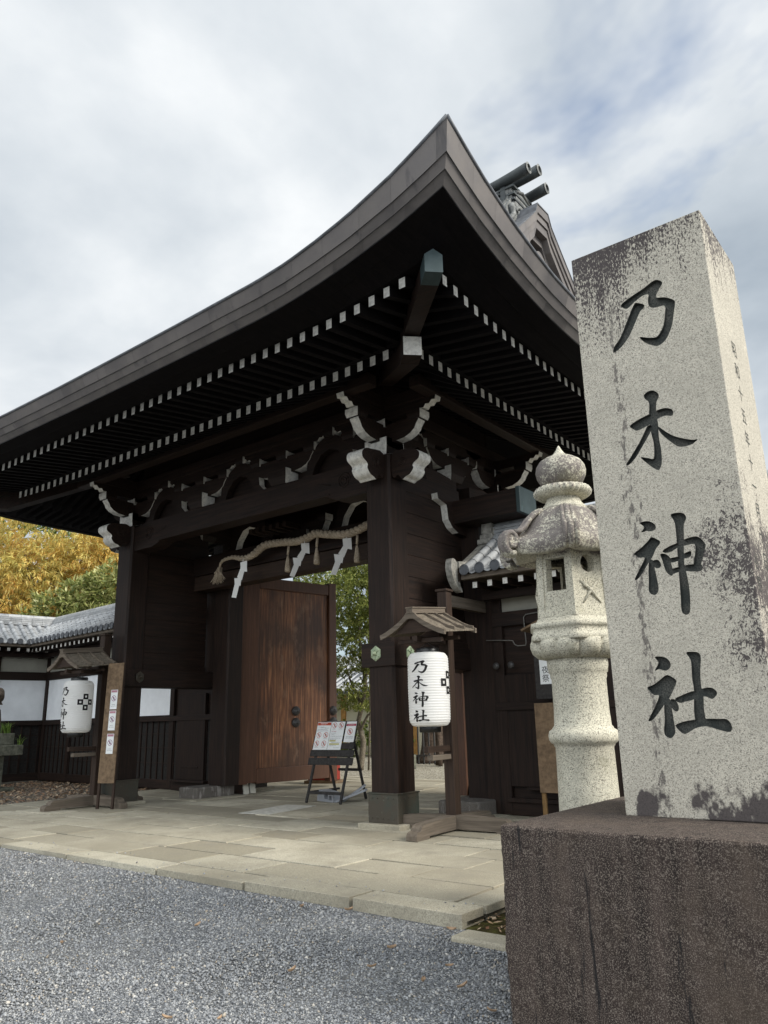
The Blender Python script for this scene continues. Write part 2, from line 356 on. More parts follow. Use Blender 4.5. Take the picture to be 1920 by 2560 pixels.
# ------------------------------------------------------------------ mesh helpers
COL = scn.collection
class MB:
    """collects shapes; build() links them as ONE mesh object"""
    def __init__(s): s.v = []; s.f = []; s.mi = []; s.sm = []
    def add(s, vs, fs, mi=0, smooth=False):
        o = len(s.v); s.v += [tuple(p) for p in vs]
        for q in fs: s.f.append([o + i for i in q]); s.mi.append(mi); s.sm.append(smooth)
        return s
    def box(s, x0, x1, y0, y1, z0, z1, mi=0, M4=None, face_mi=None):
        vs = [Vector((x, y, z)) for z in (z0, z1) for y in (y0, y1) for x in (x0, x1)]
        if M4: vs = [M4 @ p for p in vs]
        fs = [(0, 2, 3, 1), (4, 5, 7, 6), (0, 1, 5, 4), (2, 6, 7, 3), (0, 4, 6, 2), (1, 3, 7, 5)]  # -z +z -y +y -x +x
        for k, q in enumerate(fs): s.add2(vs, q, (face_mi or {}).get(k, mi))
        return s
    def add2(s, vs, q, mi, smooth=False):
        o = len(s.v); s.v += [tuple(vs[i]) for i in q]; s.f.append(list(range(o, o + len(q)))); s.mi.append(mi); s.sm.append(smooth)
    def bbox(s, x0, x1, y0, y1, z0, z1, b=.01, mi=0, M4=None):
        """box with bevelled edges"""
        bm = bmesh.new(); bmesh.ops.create_cube(bm, size=1)
        for v in bm.verts: v.co = Vector(((x0 + x1) / 2 + v.co.x * (x1 - x0), (y0 + y1) / 2 + v.co.y * (y1 - y0), (z0 + z1) / 2 + v.co.z * (z1 - z0)))
        bmesh.ops.bevel(bm, geom=list(bm.edges), offset=b, segments=2, profile=.5, affect='EDGES')
        return s.bm(bm, mi, M4)
    def bm(s, bm, mi=0, M4=None, smooth=False):
        bm.verts.index_update()
        s.add([(M4 @ v.co) if M4 else v.co.copy() for v in bm.verts], [[v.index for v in f.verts] for f in bm.faces], mi, smooth); bm.free(); return s
    def prism(s, poly, axis, a, b, mi=0, side_mi=None, side_pick=None, M4=None, smooth=False):
        """polygon extruded along an axis; poly coords are the two other axes in order"""
        def P(p, h):
            c = {0: (h, p[0], p[1]), 1: (p[0], h, p[1]), 2: (p[0], p[1], h)}[axis]
            return (M4 @ Vector(c)) if M4 else Vector(c)
        n = len(poly); va = [P(p, a) for p in poly]; vb = [P(p, b) for p in poly]
        tr = tessellate_polygon([[Vector((p[0], p[1], 0)) for p in poly]])
        area = sum(poly[i][0] * poly[(i + 1) % n][1] - poly[(i + 1) % n][0] * poly[i][1] for i in range(n))
        flip = (area < 0) ^ (axis == 1)
        for t in tr:
            t = tuple(t); ar = (poly[t[1]][0]-poly[t[0]][0])*(poly[t[2]][1]-poly[t[0]][1])-(poly[t[2]][0]-poly[t[0]][0])*(poly[t[1]][1]-poly[t[0]][1])
            if (ar < 0) ^ (axis == 1): t = t[::-1]
            s.add2(vb, t if b > a else t[::-1], mi); s.add2(va, t[::-1] if b > a else t, mi)
        for i in range(n):
            j = (i + 1) % n; q = [va[i], va[j], vb[j], vb[i]]
            if flip ^ (b < a): q = q[::-1]
            k = side_mi if side_mi is not None else mi
            if side_pick: k = side_pick(i)
            s.add2(q, (0, 1, 2, 3), k, smooth)
        return s
    def tube(s, pts, rad, seg=10, mi=0, caps=True, smooth=True):
        pts = [Vector(p) for p in pts]; n = len(pts); rs = rad if isinstance(rad, (list, tuple)) else [rad] * n
        t0 = (pts[1] - pts[0]).normalized(); u = t0.orthogonal().normalized(); base = len(s.v); rings = []
        for i, p in enumerate(pts):
            t = (pts[min(i + 1, n - 1)] - pts[max(i - 1, 0)]).normalized()
            u = (u - t * u.dot(t)).normalized(); w = t.cross(u)
            rings.append(len(s.v)); s.v += [tuple(p + (u * math.cos(6.28318 * k / seg) + w * math.sin(6.28318 * k / seg)) * rs[i]) for k in range(seg)]
        for i in range(n - 1):
            for k in range(seg):
                k2 = (k + 1) % seg; s.f.append([rings[i] + k, rings[i] + k2, rings[i + 1] + k2, rings[i + 1] + k]); s.mi.append(mi); s.sm.append(smooth)
        if caps:
            s.f.append([rings[0] + k for k in range(seg)][::-1]); s.mi.append(mi); s.sm.append(False)
            s.f.append([rings[-1] + k for k in range(seg)]); s.mi.append(mi); s.sm.append(False)
        return s
    def lathe(s, prof, seg=24, c=(0, 0, 0), mi=0, smooth=True, fr=None):
        """(r, z) profile turned round a vertical axis; fr(angle, i) scales the radius"""
        base = len(s.v); n = len(prof)
        for i, (r, z) in enumerate(prof):
            for k in range(seg):
                a = 6.2831853 * k / seg; q = r * (fr(a, i) if fr else 1)
                s.v.append((c[0] + q * math.cos(a), c[1] + q * math.sin(a), c[2] + z))
        for i in range(n - 1):
            for k in range(seg):
                k2 = (k + 1) % seg
                s.f.append([base + i * seg + k, base + i * seg + k2, base + (i + 1) * seg + k2, base + (i + 1) * seg + k]); s.mi.append(mi); s.sm.append(smooth)
        s.f.append([base + k for k in range(seg)][::-1]); s.mi.append(mi); s.sm.append(False)
        s.f.append([base + (n - 1) * seg + k for k in range(seg)]); s.mi.append(mi); s.sm.append(False)
        return s
    def grid(s, fn, nu, nv, mi=0, smooth=True, flip=False):
        base = len(s.v)
        for i in range(nu + 1):
            for j in range(nv + 1): s.v.append(tuple(fn(i / nu, j / nv)))
        for i in range(nu):
            for j in range(nv):
                a = base + i * (nv + 1) + j; q = [a, a + nv + 1, a + nv + 2, a + 1]
                s.f.append(q[::-1] if flip else q); s.mi.append(mi); s.sm.append(smooth)
        return s
    def build(s, name, mats, parent=None, loc=None, off=None):
        """loc: object location in its parent's space; vertices are given in the thing's space"""
        me = bpy.data.meshes.new(name)
        vs = s.v
        if loc is not None: vs = [(p[0] - loc[0], p[1] - loc[1], p[2] - loc[2]) for p in vs]
        me.from_pydata(vs, [], s.f)
        for m_ in (mats if isinstance(mats, (list, tuple)) else [mats]): me.materials.append(M[m_])
        me.polygons.foreach_set('material_index', s.mi); me.polygons.foreach_set('use_smooth', s.sm); me.update()
        o = bpy.data.objects.new(name, me); COL.objects.link(o)
        if parent: o.parent = parent
        if loc is not None: o.location = loc
        return o
def tag(o, label=None, cat=None, group=None, kind=None):
    if label: o['label'] = label
    if cat: o['category'] = cat
    if group: o['group'] = group
    if kind: o['kind'] = kind
    return o
def thing(name, label, cat, loc=(0, 0, 0), rz=0, group=None):
    o = bpy.data.objects.new(name, None); COL.objects.link(o); o.location = loc; o.rotation_euler = (0, 0, rz); o.empty_display_size = .2
    return tag(o, label, cat, group)
def struct(name, mb, mats): return tag(mb.build(name, mats), kind='structure')
def copy_tree(o, parent=None):
    c = o.copy(); COL.objects.link(c)
    if parent: c.parent = parent
    for ch in list(o.children): copy_tree(ch, c)
    return c
def interp(x, xs, ys): return float(np.interp(x, xs, ys))
def smooth_poly(pts, k=4):
    """Catmull-Rom through the points of a closed outline"""
    out = []; n = len(pts)
    for i in range(n):
        p0, p1, p2, p3 = (Vector((*pts[(i + d) % n], 0)) for d in (-1, 0, 1, 2))
        for j in range(k):
            t = j / k
            q = .5 * ((2 * p1) + (p2 - p0) * t + (2 * p0 - 5 * p1 + 4 * p2 - p3) * t * t + (3 * p1 - p0 - 3 * p2 + p3) * t ** 3)
            out.append((q.x, q.y))
    return out
FONT = None
def text_mb(txt, size, M4, depth=0, mb=None, mi=0, align='CENTER'):
    cu = bpy.data.curves.new('writing', 'FONT'); cu.body = txt; cu.size = size; cu.align_x = align; cu.align_y = 'CENTER'; cu.resolution_u = 2
    if depth: cu.extrude = depth
    ob = bpy.data.objects.new('writing', cu); COL.objects.link(ob)
    me = bpy.data.meshes.new_from_object(ob.evaluated_get(bpy.context.evaluated_depsgraph_get()))
    mb = mb or MB(); mb.add([M4 @ v.co for v in me.vertices], [list(p.vertices) for p in me.polygons], mi)
    bpy.data.objects.remove(ob); bpy.data.curves.remove(cu); bpy.data.meshes.remove(me)
    return mb
GLYPH = {'nai':[[(0.31,4.01),(0.382,4.043),(0.46,4.067),(0.542,4.099),(0.586,4.063),(0.562,4.027),(0.536,3.978),(0.59,3.957),(0.637,3.921),(0.646,3.895),(0.63,3.83),(0.609,3.75),(0.573,3.684),(0.538,3.653),(0.501,3.647),(0.449,3.679),(0.416,3.716),(0.405,3.743),(0.454,3.721),(0.504,3.708),(0.535,3.732),(0.56,3.776),(0.576,3.842),(0.583,3.897),(0.548,3.906),(0.508,3.912),(0.486,3.934),(0.483,3.976),(0.491,4.014),(0.455,4.019),(0.402,3.998),(0.348,3.968),(0.32,3.983)],[(0.409,3.986),(0.456,3.955),(0.449,3.93),(0.426,3.916),(0.386,3.849),(0.335,3.767),(0.279,3.714),(0.225,3.691),(0.233,3.73),(0.277,3.778),(0.329,3.869),(0.371,3.945),(0.392,3.979)]],'ki':[[(0.385,3.346),(0.413,3.363),(0.444,3.362),(0.473,3.333),(0.474,3.307),(0.456,3.274),(0.448,3.2),(0.451,3.149),(0.449,3.1),(0.446,3.042),(0.45,2.976),(0.447,2.903),(0.437,2.865),(0.419,2.844),(0.387,2.868),(0.346,2.914),(0.322,2.949),(0.364,2.935),(0.398,2.923),(0.408,2.978),(0.41,3.027),(0.404,3.07),(0.401,3.121),(0.402,3.204),(0.412,3.286),(0.391,3.318)],[(0.276,3.169),(0.338,3.197),(0.395,3.211),(0.46,3.226),(0.507,3.226),(0.546,3.202),(0.542,3.166),(0.501,3.177),(0.454,3.169),(0.387,3.141),(0.322,3.126),(0.299,3.139)],[(0.387,3.141),(0.417,3.129),(0.384,3.075),(0.342,3.019),(0.286,2.949),(0.242,2.917),(0.227,2.925),(0.264,2.971),(0.32,3.041),(0.358,3.098)],[(0.448,3.121),(0.489,3.077),(0.531,3.039),(0.587,3.007),(0.643,2.984),(0.669,2.982),(0.633,2.959),(0.581,2.956),(0.545,2.969),(0.498,3.021),(0.458,3.077)]],'jin':[[(0.27,2.538),(0.304,2.544),(0.337,2.534),(0.361,2.508),(0.358,2.485),(0.334,2.476),(0.304,2.483),(0.273,2.48),(0.292,2.508)],[(0.212,2.357),(0.262,2.387),(0.305,2.42),(0.33,2.441),(0.373,2.412),(0.374,2.393),(0.348,2.366),(0.324,2.323),(0.289,2.282),(0.253,2.233),(0.218,2.199),(0.2,2.2),(0.222,2.237),(0.26,2.294),(0.274,2.323),(0.24,2.328),(0.219,2.347)],[(0.301,2.304),(0.325,2.296),(0.328,2.238),(0.333,2.192),(0.337,2.138),(0.33,2.109),(0.309,2.093),(0.278,2.115),(0.284,2.183),(0.289,2.244)],[(0.321,2.297),(0.352,2.298),(0.364,2.279),(0.366,2.26),(0.346,2.247),(0.323,2.263)],[(0.369,2.33),(0.4,2.326),(0.423,2.301),(0.426,2.263),(0.432,2.224),(0.425,2.195),(0.407,2.201),(0.389,2.23),(0.377,2.292)],[(0.386,2.349),(0.427,2.369),(0.473,2.381),(0.519,2.396),(0.563,2.403),(0.598,2.398),(0.631,2.352),(0.623,2.316),(0.602,2.259),(0.579,2.218),(0.549,2.23),(0.557,2.266),(0.569,2.309),(0.574,2.349),(0.562,2.363),(0.522,2.359),(0.477,2.353),(0.431,2.334),(0.397,2.334)],[(0.423,2.297),(0.471,2.301),(0.516,2.317),(0.546,2.322),(0.541,2.291),(0.498,2.282),(0.46,2.273),(0.425,2.272)],[(0.426,2.232),(0.478,2.24),(0.522,2.245),(0.578,2.241),(0.598,2.23),(0.591,2.202),(0.545,2.201),(0.503,2.21),(0.46,2.209),(0.424,2.204)],[(0.457,2.556),(0.495,2.562),(0.531,2.551),(0.545,2.522),(0.526,2.483),(0.518,2.415),(0.507,2.326),(0.501,2.252),(0.507,2.184),(0.511,2.102),(0.504,2.008),(0.495,1.969),(0.472,1.96),(0.452,1.984),(0.456,2.057),(0.461,2.16),(0.465,2.257),(0.472,2.37),(0.476,2.468),(0.473,2.515)]],'sha':[[(0.267,1.734),(0.301,1.736),(0.336,1.723),(0.353,1.696),(0.347,1.668),(0.32,1.654),(0.285,1.665),(0.259,1.659),(0.285,1.701)],[(0.205,1.565),(0.246,1.581),(0.286,1.607),(0.326,1.63),(0.371,1.603),(0.372,1.582),(0.35,1.541),(0.323,1.5),(0.291,1.466),(0.257,1.425),(0.216,1.384),(0.189,1.378),(0.208,1.412),(0.239,1.46),(0.267,1.516),(0.239,1.521),(0.216,1.543)],[(0.297,1.487),(0.326,1.496),(0.331,1.444),(0.334,1.381),(0.336,1.326),(0.332,1.306),(0.308,1.282),(0.278,1.296),(0.273,1.327),(0.284,1.382),(0.287,1.438)],[(0.329,1.491),(0.354,1.492),(0.369,1.463),(0.369,1.436),(0.353,1.426),(0.328,1.451)],[(0.355,1.495),(0.396,1.514),(0.44,1.53),(0.479,1.537),(0.518,1.547),(0.559,1.549),(0.583,1.531),(0.584,1.51),(0.557,1.488),(0.526,1.502),(0.484,1.501),(0.448,1.485),(0.413,1.479),(0.377,1.473)],[(0.448,1.747),(0.481,1.75),(0.515,1.742),(0.525,1.713),(0.514,1.651),(0.507,1.568),(0.512,1.5),(0.506,1.432),(0.505,1.368),(0.457,1.362),(0.452,1.433),(0.465,1.536),(0.463,1.605),(0.468,1.675),(0.466,1.71)],[(0.341,1.352),(0.385,1.37),(0.442,1.379),(0.51,1.384),(0.577,1.382),(0.619,1.379),(0.639,1.349),(0.635,1.319),(0.614,1.313),(0.563,1.327),(0.505,1.344),(0.45,1.335),(0.413,1.315),(0.384,1.304),(0.358,1.322)]]}
# ------------------------------------------------------------------ the gate
XC, YC = -3.52, 1.9
mxx = lambda x: 2 * XC - x
gate = thing('shrine_gate', 'large dark timber shrine gate with upswept copper roof and open doors', 'gate', (0, 0, 0))
DL = [0, .27, .66, 1.28, 1.75, 2.2, 2.7, 4.0, 5.5, 7.0]
LT = [.82, .68, .50, .29, .18, .10, .06, .03, .01, 0]
def lift(d): return interp(d, DL, LT)
EDGE = [(3.46, 6.25, 1.0), (3.38, 6.12, .77), (3.31, 6.04, .72), (3.24, 5.97, .68)]   # outwards, height, share of the corner lift
def side_pt(side, o, u):
    """a point u of the way along one eave, o metres out from the column line; also its distance from the nearest corner"""
    if side in 'fb':
        x0, x1 = 2 * XC - o, o; x = x0 + (x1 - x0) * u; y = -o if side == 'f' else 2 * YC + o
        d = min(x - x0, x1 - x)
    else:
        y0, y1 = -o, 2 * YC + o; y = y0 + (y1 - y0) * u; x = o if side == 'r' else 2 * XC - o
        d = min(y - y0, y1 - y)
    return x, y, d
def side_len(side, o): return (2 * o - 2 * XC) if side in 'fb' else (2 * o + 2 * YC)
ORI = {'f': 1, 'r': 1, 'b': -1, 'l': -1}
fas = MB(); dark = MB()
for side in 'frbl':
    n = 60; us = [i / n for i in range(n + 1)]
    us = [.5 - .5 * math.copysign(abs(1 - 2 * u) ** .8, 1 - 2 * u) for u in us]
    for c in range(3):
        (oa, za, la), (ob, zb, lb) = EDGE[c], EDGE[c + 1]
        # copper sheets of uneven width, each course lapping over the one below
        cuts = [0.]; L = side_len(side, 3.35)
        while cuts[-1] < 1: cuts.append(cuts[-1] + RNG.uniform(.36, .62) / L)
        cuts[-1] = 1.
        ov = .016 if c < 2 else 0
        for a, b in zip(cuts[:-1], cuts[1:]):
            k = 4 if side in 'fr' else 2
            def fn(i, j):
                u = a + (b - a) * (.002 + .996 * i)
                o = oa + (ob + ov - oa) * j; x, y, d = side_pt(side, o, u)
                z = (za + (zb - za) * j) + lift(d) * (la + (lb - la) * j)
                return (x, y, z)
            fas.grid(fn, k, 1, 0, False, flip=(ORI[side] > 0))
        def fc(i, j):
            o = (oa - .02) + (ob - oa) * j; x, y, d = side_pt(side, o, us[int(round(i * n))]); return (x, y, za + (zb - za) * j + lift(d) * (la + (lb - la) * j))
        dark.grid(fc, n, 1, 0, False, flip=(ORI[side] > 0))
        if c < 2:
            def fu(i, j):
                o = ob + ov * (1 - j) - .012 * j; x, y, d = side_pt(side, o, us[int(round(i * n))]); return (x, y, zb + lift(d) * lb)
            dark.grid(fu, n, 1, 0, False, flip=(ORI[side] > 0))
fas.build('eave_fascia', ['copper_roof'], gate)
dark.build('eave_fascia_backing', ['tile_dark'], gate)
# roof skin
def fz(t): return 3.55 * (.4 * t + .6 * t * t)
def roof_z(x, y, main):
    ty = (5.36 - abs(y - YC)) / 5.36; tx = (6.98 - abs(x - XC)) / 5.36
    t = ty if main else min(ty, tx)
    dc = (6.98 - abs(x - XC)) if ty <= tx else (5.36 - abs(y - YC))
    return 6.25 + lift(max(0, dc)) * max(0, 1 - 2.6 * t) + fz(max(0, t))
rf = MB()
rf.grid(lambda i, j: (lambda x, y: (x, y, roof_z(x, y, True)))(XC - 5.52 + 11.04 * i, YC - 5.36 + 10.72 * j), 24, 40, 0, True)
for sg in (1, -1):
    rf.grid(lambda i, j: (lambda x, y: (x, y, roof_z(x, y, False)))(XC + sg * (5.0 + 1.98 * i), YC - 5.36 + 10.72 * j), 12, 60, 0, True, flip=sg < 0)
rf.build('roof', ['copper_roof'], gate)
# thin dark lip along the top of the eave
lip = MB()
for side in 'frbl':
    pts = []
    for i in range(81):
        x, y, d = side_pt(side, 3.46, i / 80); pts.append((x, y, 6.265 + lift(d)))
    lip.tube(pts, .022, 6)
lip.build('roof_lip', ['tile_dark'], gate)
# soffit: boards under the eave, its shade put into their timber colour
def ring(mb, prof, sides='frbl', n=40, mi=0):
    for side in sides:
        for (oa, fa), (ob, fb) in zip(prof[:-1], prof[1:]):
            def fn(i, j):
                o = oa if j < .5 else ob; x, y, d = side_pt(side, o, i); return (x, y, (fa if j < .5 else fb)(d))
            mb.grid(fn, n, 1, mi, False, flip=(ORI[side] < 0))
def fl(d): return .20 * max(0, 1 - d / 2.2) ** 2         # lift of the flying rafters
def bl_(d): return .06 * max(0, 1 - d / 1.6) ** 2
so = MB()
ring(so, [(1.30, lambda d: 6.24 + bl_(d)), (2.62, lambda d: 6.045 + fl(d)), (2.66, lambda d: 6.045 + fl(d)), (2.70, lambda d: 5.985 + .3 * fl(d) + .25 * lift(d)), (2.98, lambda d: 5.965 + .55 * lift(d)), (3.0, lambda d: 5.94 + .60 * lift(d)), (3.23, lambda d: 5.962 + .68 * lift(d))])
so.build('flying_soffit', ['timber_roof'], gate)
so = MB()
ring(so, [(-.6, lambda d: 6.95), (1.54, lambda d: 6.045 + bl_(d)), (1.60, lambda d: 6.05 + bl_(d)), (1.60, lambda d: 6.19 + bl_(d)), (1.28, lambda d: 6.245 + bl_(d))])
so.build('base_soffit', ['timber_roof'], gate)
# rafters, every end painted white
def rafter_mesh(w, h, L, slope):
    mb = MB(); z0, z1 = -h / 2, h / 2
    vs = [(-w/2, 0, z0), (w/2, 0, z0), (w/2, 0, z1), (-w/2, 0, z1), (-w/2, L, z0 + slope * L), (w/2, L, z0 + slope * L), (w/2, L, z1 + slope * L), (-w/2, L, z1 + slope * L)]
    for q, k in (((0, 1, 2, 3), 1), ((5, 4, 7, 6), 0), ((4, 5, 1, 0), 0), ((3, 2, 6, 7), 0), ((4, 0, 3, 7), 0), ((1, 5, 6, 2), 0)): mb.add2([Vector(p) for p in vs], q, k)
    return mb
PITCH = .2185
def rafters(name, out, zc, w, h, L, slope, lf, extra):
    proto = None; rest = MB(); cnt = 0
    spots = []
    xs = [XC + (i + .5) * PITCH for i in range(-60, 60)]
    for x in xs:
        if mxx(out) + .27 < x < out - .27: spots.append(('f', x))
    ys = [YC + (i + .5) * PITCH for i in range(-60, 60)]
    for y in ys:
        if -out + .27 < y < 2 * YC + out - .27: spots.append(('r', y)); extra.append(y)
    for side, c in spots:
        d = min(c - mxx(out), out - c) if side == 'f' else min(c + out, 2 * YC + out - c)
        loc = (c, -out, zc + lf(d)) if side == 'f' else (out, c, zc + lf(d))
        rz = 0 if side == 'f' else math.pi / 2
        s = min(1., max(.12, (d - .05) / L))
        if cnt < 97 and not (side == 'f' and c < -9.9) and not (side == 'r' and c > 6.3):
            if proto is None: o = proto = rafter_mesh(w, h, L, slope).build(name, ['timber_roof', 'white_paint'], gate)
            else: o = proto.copy(); COL.objects.link(o)
            o.location = loc; o.rotation_euler = (0, 0, rz); o.scale = (1, s, 1); cnt += 1
        else:
            mm = rafter_mesh(w, h, L * s, slope); M4 = Matrix.Translation(loc) @ Matrix.Rotation(rz, 4, 'Z')
            rest.add([M4 @ Vector(p) for p in mm.v], mm.f); rest.mi[-6:] = mm.mi
    for y in extra:                                                   # the far eave, seen from below past the left column
        d = min(y + out, 2 * YC + out - y)
        s = min(1., max(.12, (d - .05) / L))
        mm = rafter_mesh(w, h, L * s, slope); M4 = Matrix.Translation((mxx(out), y, zc + lf(d))) @ Matrix.Rotation(-math.pi / 2, 4, 'Z')
        rest.add([M4 @ Vector(p) for p in mm.v], mm.f); rest.mi[-6:] = mm.mi
    tag(rest.build(name + '_row', ['timber_roof', 'white_paint'], gate), kind='stuff')
rafters('flying_rafter', 2.65, 5.965, .085, .125, 1.25, .135, fl, [])
rafters('base_rafter', 1.55, 5.965, .09, .135, 1.7, .42, bl_, [])
# hip rafters on the corners
def hip(name, out, zb, zt, w, L, slope, cap, pent):
    for cx, cy, a in ((0, 0, -45), (mxx(0), 0, 225)):
        mb = MB(); M4 = Matrix.Translation((cx, cy, 0)) @ Matrix.Rotation(math.radians(a), 4, 'Z')
        r1 = out * 1.41421; prof = [(-w/2, zb), (w/2, zb), (w/2, zt)] + ([(0, zt + .07)] if pent else []) + [(-w/2, zt)]
        va = [M4 @ Vector((r1, p[0], p[1])) for p in prof]; vb = [M4 @ Vector((r1 - .26, p[0], p[1])) for p in prof]; vc = [M4 @ Vector((r1 - L, p[0], p[1] + slope * L)) for p in prof]
        n = len(prof); mb.add(va, [tuple(range(n))], 1)
        for i in range(n):
            j = (i + 1) % n
            mb.add([va[j], va[i], vb[i], vb[j]], [(0, 1, 2, 3)], 1 if pent else 0)
            mb.add([vb[j], vb[i], vc[i], vc[j]], [(0, 1, 2, 3)], 0)
        mb.build(name, ['timber_x', cap], gate)
hip('hip_rafter', 2.80, 5.95, 6.16, .195, 2.4, .05, 'copper_green', True)
hip('hip_rafter', 1.75, 5.74, 5.99, .23, 2.6, .30, 'white_paint', False)
# columns
def column(x0, x1, y0, y1, z0, z1, shoe=True, hexes=()):
    c = .035; mb = MB()
    mb.prism([(x0 + c, y0), (x1 - c, y0), (x1, y0 + c), (x1, y1 - c), (x1 - c, y1), (x0 + c, y1), (x0, y1 - c), (x0, y0 + c)], 2, z0, z1)
    col = mb.build('column', ['timber_z'], gate)
    if shoe:
        s = MB(); e = .024
        s.bbox(x0 - e, x1 + e, y0 - e, y1 + e, .055, .44, .012)
        s.bbox(x0 - e - .012, x1 + e + .012, y0 - e - .012, y1 + e + .012, .432, .452, .008)
        for sx in np.linspace(x0 + .05, x1 - .05, 5):
            for zz_ in (.12, .38): s.lathe([(.011, 0), (.008, .006), (0.001, .009)], 6, (0, 0, 0)); k = 18; s.v[-k:] = [(sx + p[0], y0 - e - p[2] - .0, zz_ + p[1]) for p in s.v[-k:]]
        for sy in np.linspace(y0 + .05, y1 - .05, 5):
            for zz_ in (.12, .38): s.lathe([(.011, 0), (.008, .006), (0.001, .009)], 6, (0, 0, 0)); k = 18; s.v[-k:] = [(x1 + e + p[2], sy + p[0], zz_ + p[1]) for p in s.v[-k:]]
        s.build('copper_shoe', ['copper_shoe'], col)
        p = MB(); p.bbox(x0 - .13, x1 + .13, y0 - .13, y1 + .13, -.02, .06, .012); p.build('plinth', ['paving'], gate)
    return col
for xa, xb in ((-.47, 0), (mxx(0), mxx(-.47))):
    column(xa, xb, 0, .45, .05, 5.34)
    column(xa, xb, 3.35, 3.80, .05, 5.34)
def hexboss(mb, c, face, r=.098):
    """hexagonal copper nail cover; face '-y' or '+x'"""
    c = Vector(c); rings = []
    for rr, h in ((r, 0), (r, .012), (r * .86, .022), (r * .30, .028)):
        ring_ = []
        for k in range(6):
            a = math.pi / 2 + k * math.pi / 3; p, q = rr * math.cos(a), rr * math.sin(a) * 1.12
            ring_.append(c + (Vector((p, -h, q)) if face == '-y' else Vector((h, p, q))))
        rings.append(ring_)
    for a, b in zip(rings[:-1], rings[1:]):
        for k in range(6): mb.add([a[k], a[(k + 1) % 6], b[(k + 1) % 6], b[k]], [(0, 1, 2, 3)])
    mb.add(rings[-1], [tuple(range(6))])
    for k in range(6):                                   # raised ribs
        a = rings[2][k]; b = rings[3][k]; n = Vector((0, -.006, 0)) if face == '-y' else Vector((.006, 0, 0)); mb.tube([a + n, b + n], .006, 5)
    d = MB(); d.lathe([(.030, 0), (.032, .02), (.024, .03), (.022, .045), (.012, .054), (.001, .056)], 12)
    vs = [c + (Vector((p[0], -p[2] - .026, p[1])) if face == '-y' else Vector((p[2] + .026, p[0], p[1]))) for p in d.v]
    mb.add(vs, d.f, 0, True)
# tie beam round the column and back to the main post
for s in (1, -1):
    fx = (lambda x: x) if s > 0 else mxx
    lo, hi = sorted((fx(-.565), fx(.045)))
    t = MB(); t.bbox(lo, hi, -.035, .20, 2.16, 2.50, .008)
    tb = t.build('tie_beam', ['timber_x'], gate)
    h = MB(); hexboss(h, (fx(-.29), -.035, 2.345), '-y'); h.build('nail_cover', ['copper_pale' if s > 0 else 'copper_shoe'], tb)
    t = MB(); xo = fx(.045); xi = fx(-.51)
    lo, hi = sorted((xo - s * .012, xi)); t.bbox(lo, hi, .20, 2.5, 2.16, 2.50, .008)
    tb = t.build('tie_beam', ['timber_y'], gate)
    h = MB(); hexboss(h, (max(lo, hi), .345, 2.345), '+x'); h.build('nail_cover', ['copper_pale' if s > 0 else 'copper_shoe'], tb)
    lo, hi = sorted((fx(-.03), fx(-.12))) if s > 0 else (-6.70, -6.61)
    if s < 0: q = MB(); q.bbox(-6.70, -6.30, 2.06, 2.12, 2.5, 5.0, .004); q.build('plank_wall', ['timber_z'], gate)
    t = MB()
    for k in range(8):                                    # plank wall between the front column and the main post
        z0 = 2.50 + k * .335; t.bbox(lo, hi, .45, 2.0, z0 + .001, z0 + .334, .005)
    t.build('plank_wall', ['timber_y'], gate)
    t = MB(); lo2, hi2 = sorted((fx(.005), fx(-.15))) if s > 0 else (-6.73, -6.585); t.bbox(lo2, hi2, .45, 2.0, 2.502, 2.60, .006); t.build('sill_rail', ['timber_y'], gate)
    # main post on its stone, and the post behind
    px0, px1 = (-.14, .30) if s > 0 else (-6.37, -5.88)
    column(px0, px1, 2.0, 2.42, .22, 4.52, False)
    st = MB(); st.bbox(*((-.35, .38) if s > 0 else (-6.62, -6.05)), 1.47, 2.44, .0, .225, .03)
    st.build('base_stone', ['base_stone'], gate)
    st = MB(); st.bbox(*((-.6, .62) if s > 0 else (-6.85, -5.8)), 1.26, 2.6, -.03, .018, .008); st.build('base_slab', ['paving'], gate)
# front and side beams
def beam_profile(a, b, zb, zt, dip=.10, run=.85):
    return [(a, zb - dip), (a + run * .7, zb - dip), (a + run * .9, zb - dip * .5), (a + run, zb), (b - run, zb), (b - run * .9, zb - dip * .5), (b - run * .7, zb - dip), (b, zb - dip), (b, zt - .05), (b - .5, zt), (a + .5, zt), (a, zt - .05)]
def scroll(mb, c, r, axis):
    pts = []
    for k in range(46):
        a = k * .34; q = r * (1 - k / 60)
        pts.append((c[0] + q * math.cos(a), c[1], c[2] + q * math.sin(a)) if axis == 'x' else (c[0], c[1] + q * math.cos(a), c[2] + q * math.sin(a)))
    mb.tube(pts, .013, 6)
b = MB(); b.prism(beam_profile(mxx(-.47), -.47, 4.93, 5.36), 1, .06, .38); b.bbox(mxx(-1.25), -1.25, .045, .20, 4.925, 4.965, .008)
fb = b.build('front_beam', ['timber_x'], gate)
for x in (-.95, mxx(-.95)): sc_ = MB(); scroll(sc_, (x, .058, 5.12), .135, 'x'); sc_.build('scroll_carving', ['timber_x'], fb); sc_ = MB(); sc_.tube([(x - .28 * (1 if x > XC else -1), .057, 5.10), (x - .42 * (1 if x > XC else -1), .057, 5.13), (x - .56 * (1 if x > XC else -1), .057, 5.18)], [.008, .012, .004], 6); sc_.build('leaf_carving', ['timber_x'], fb)
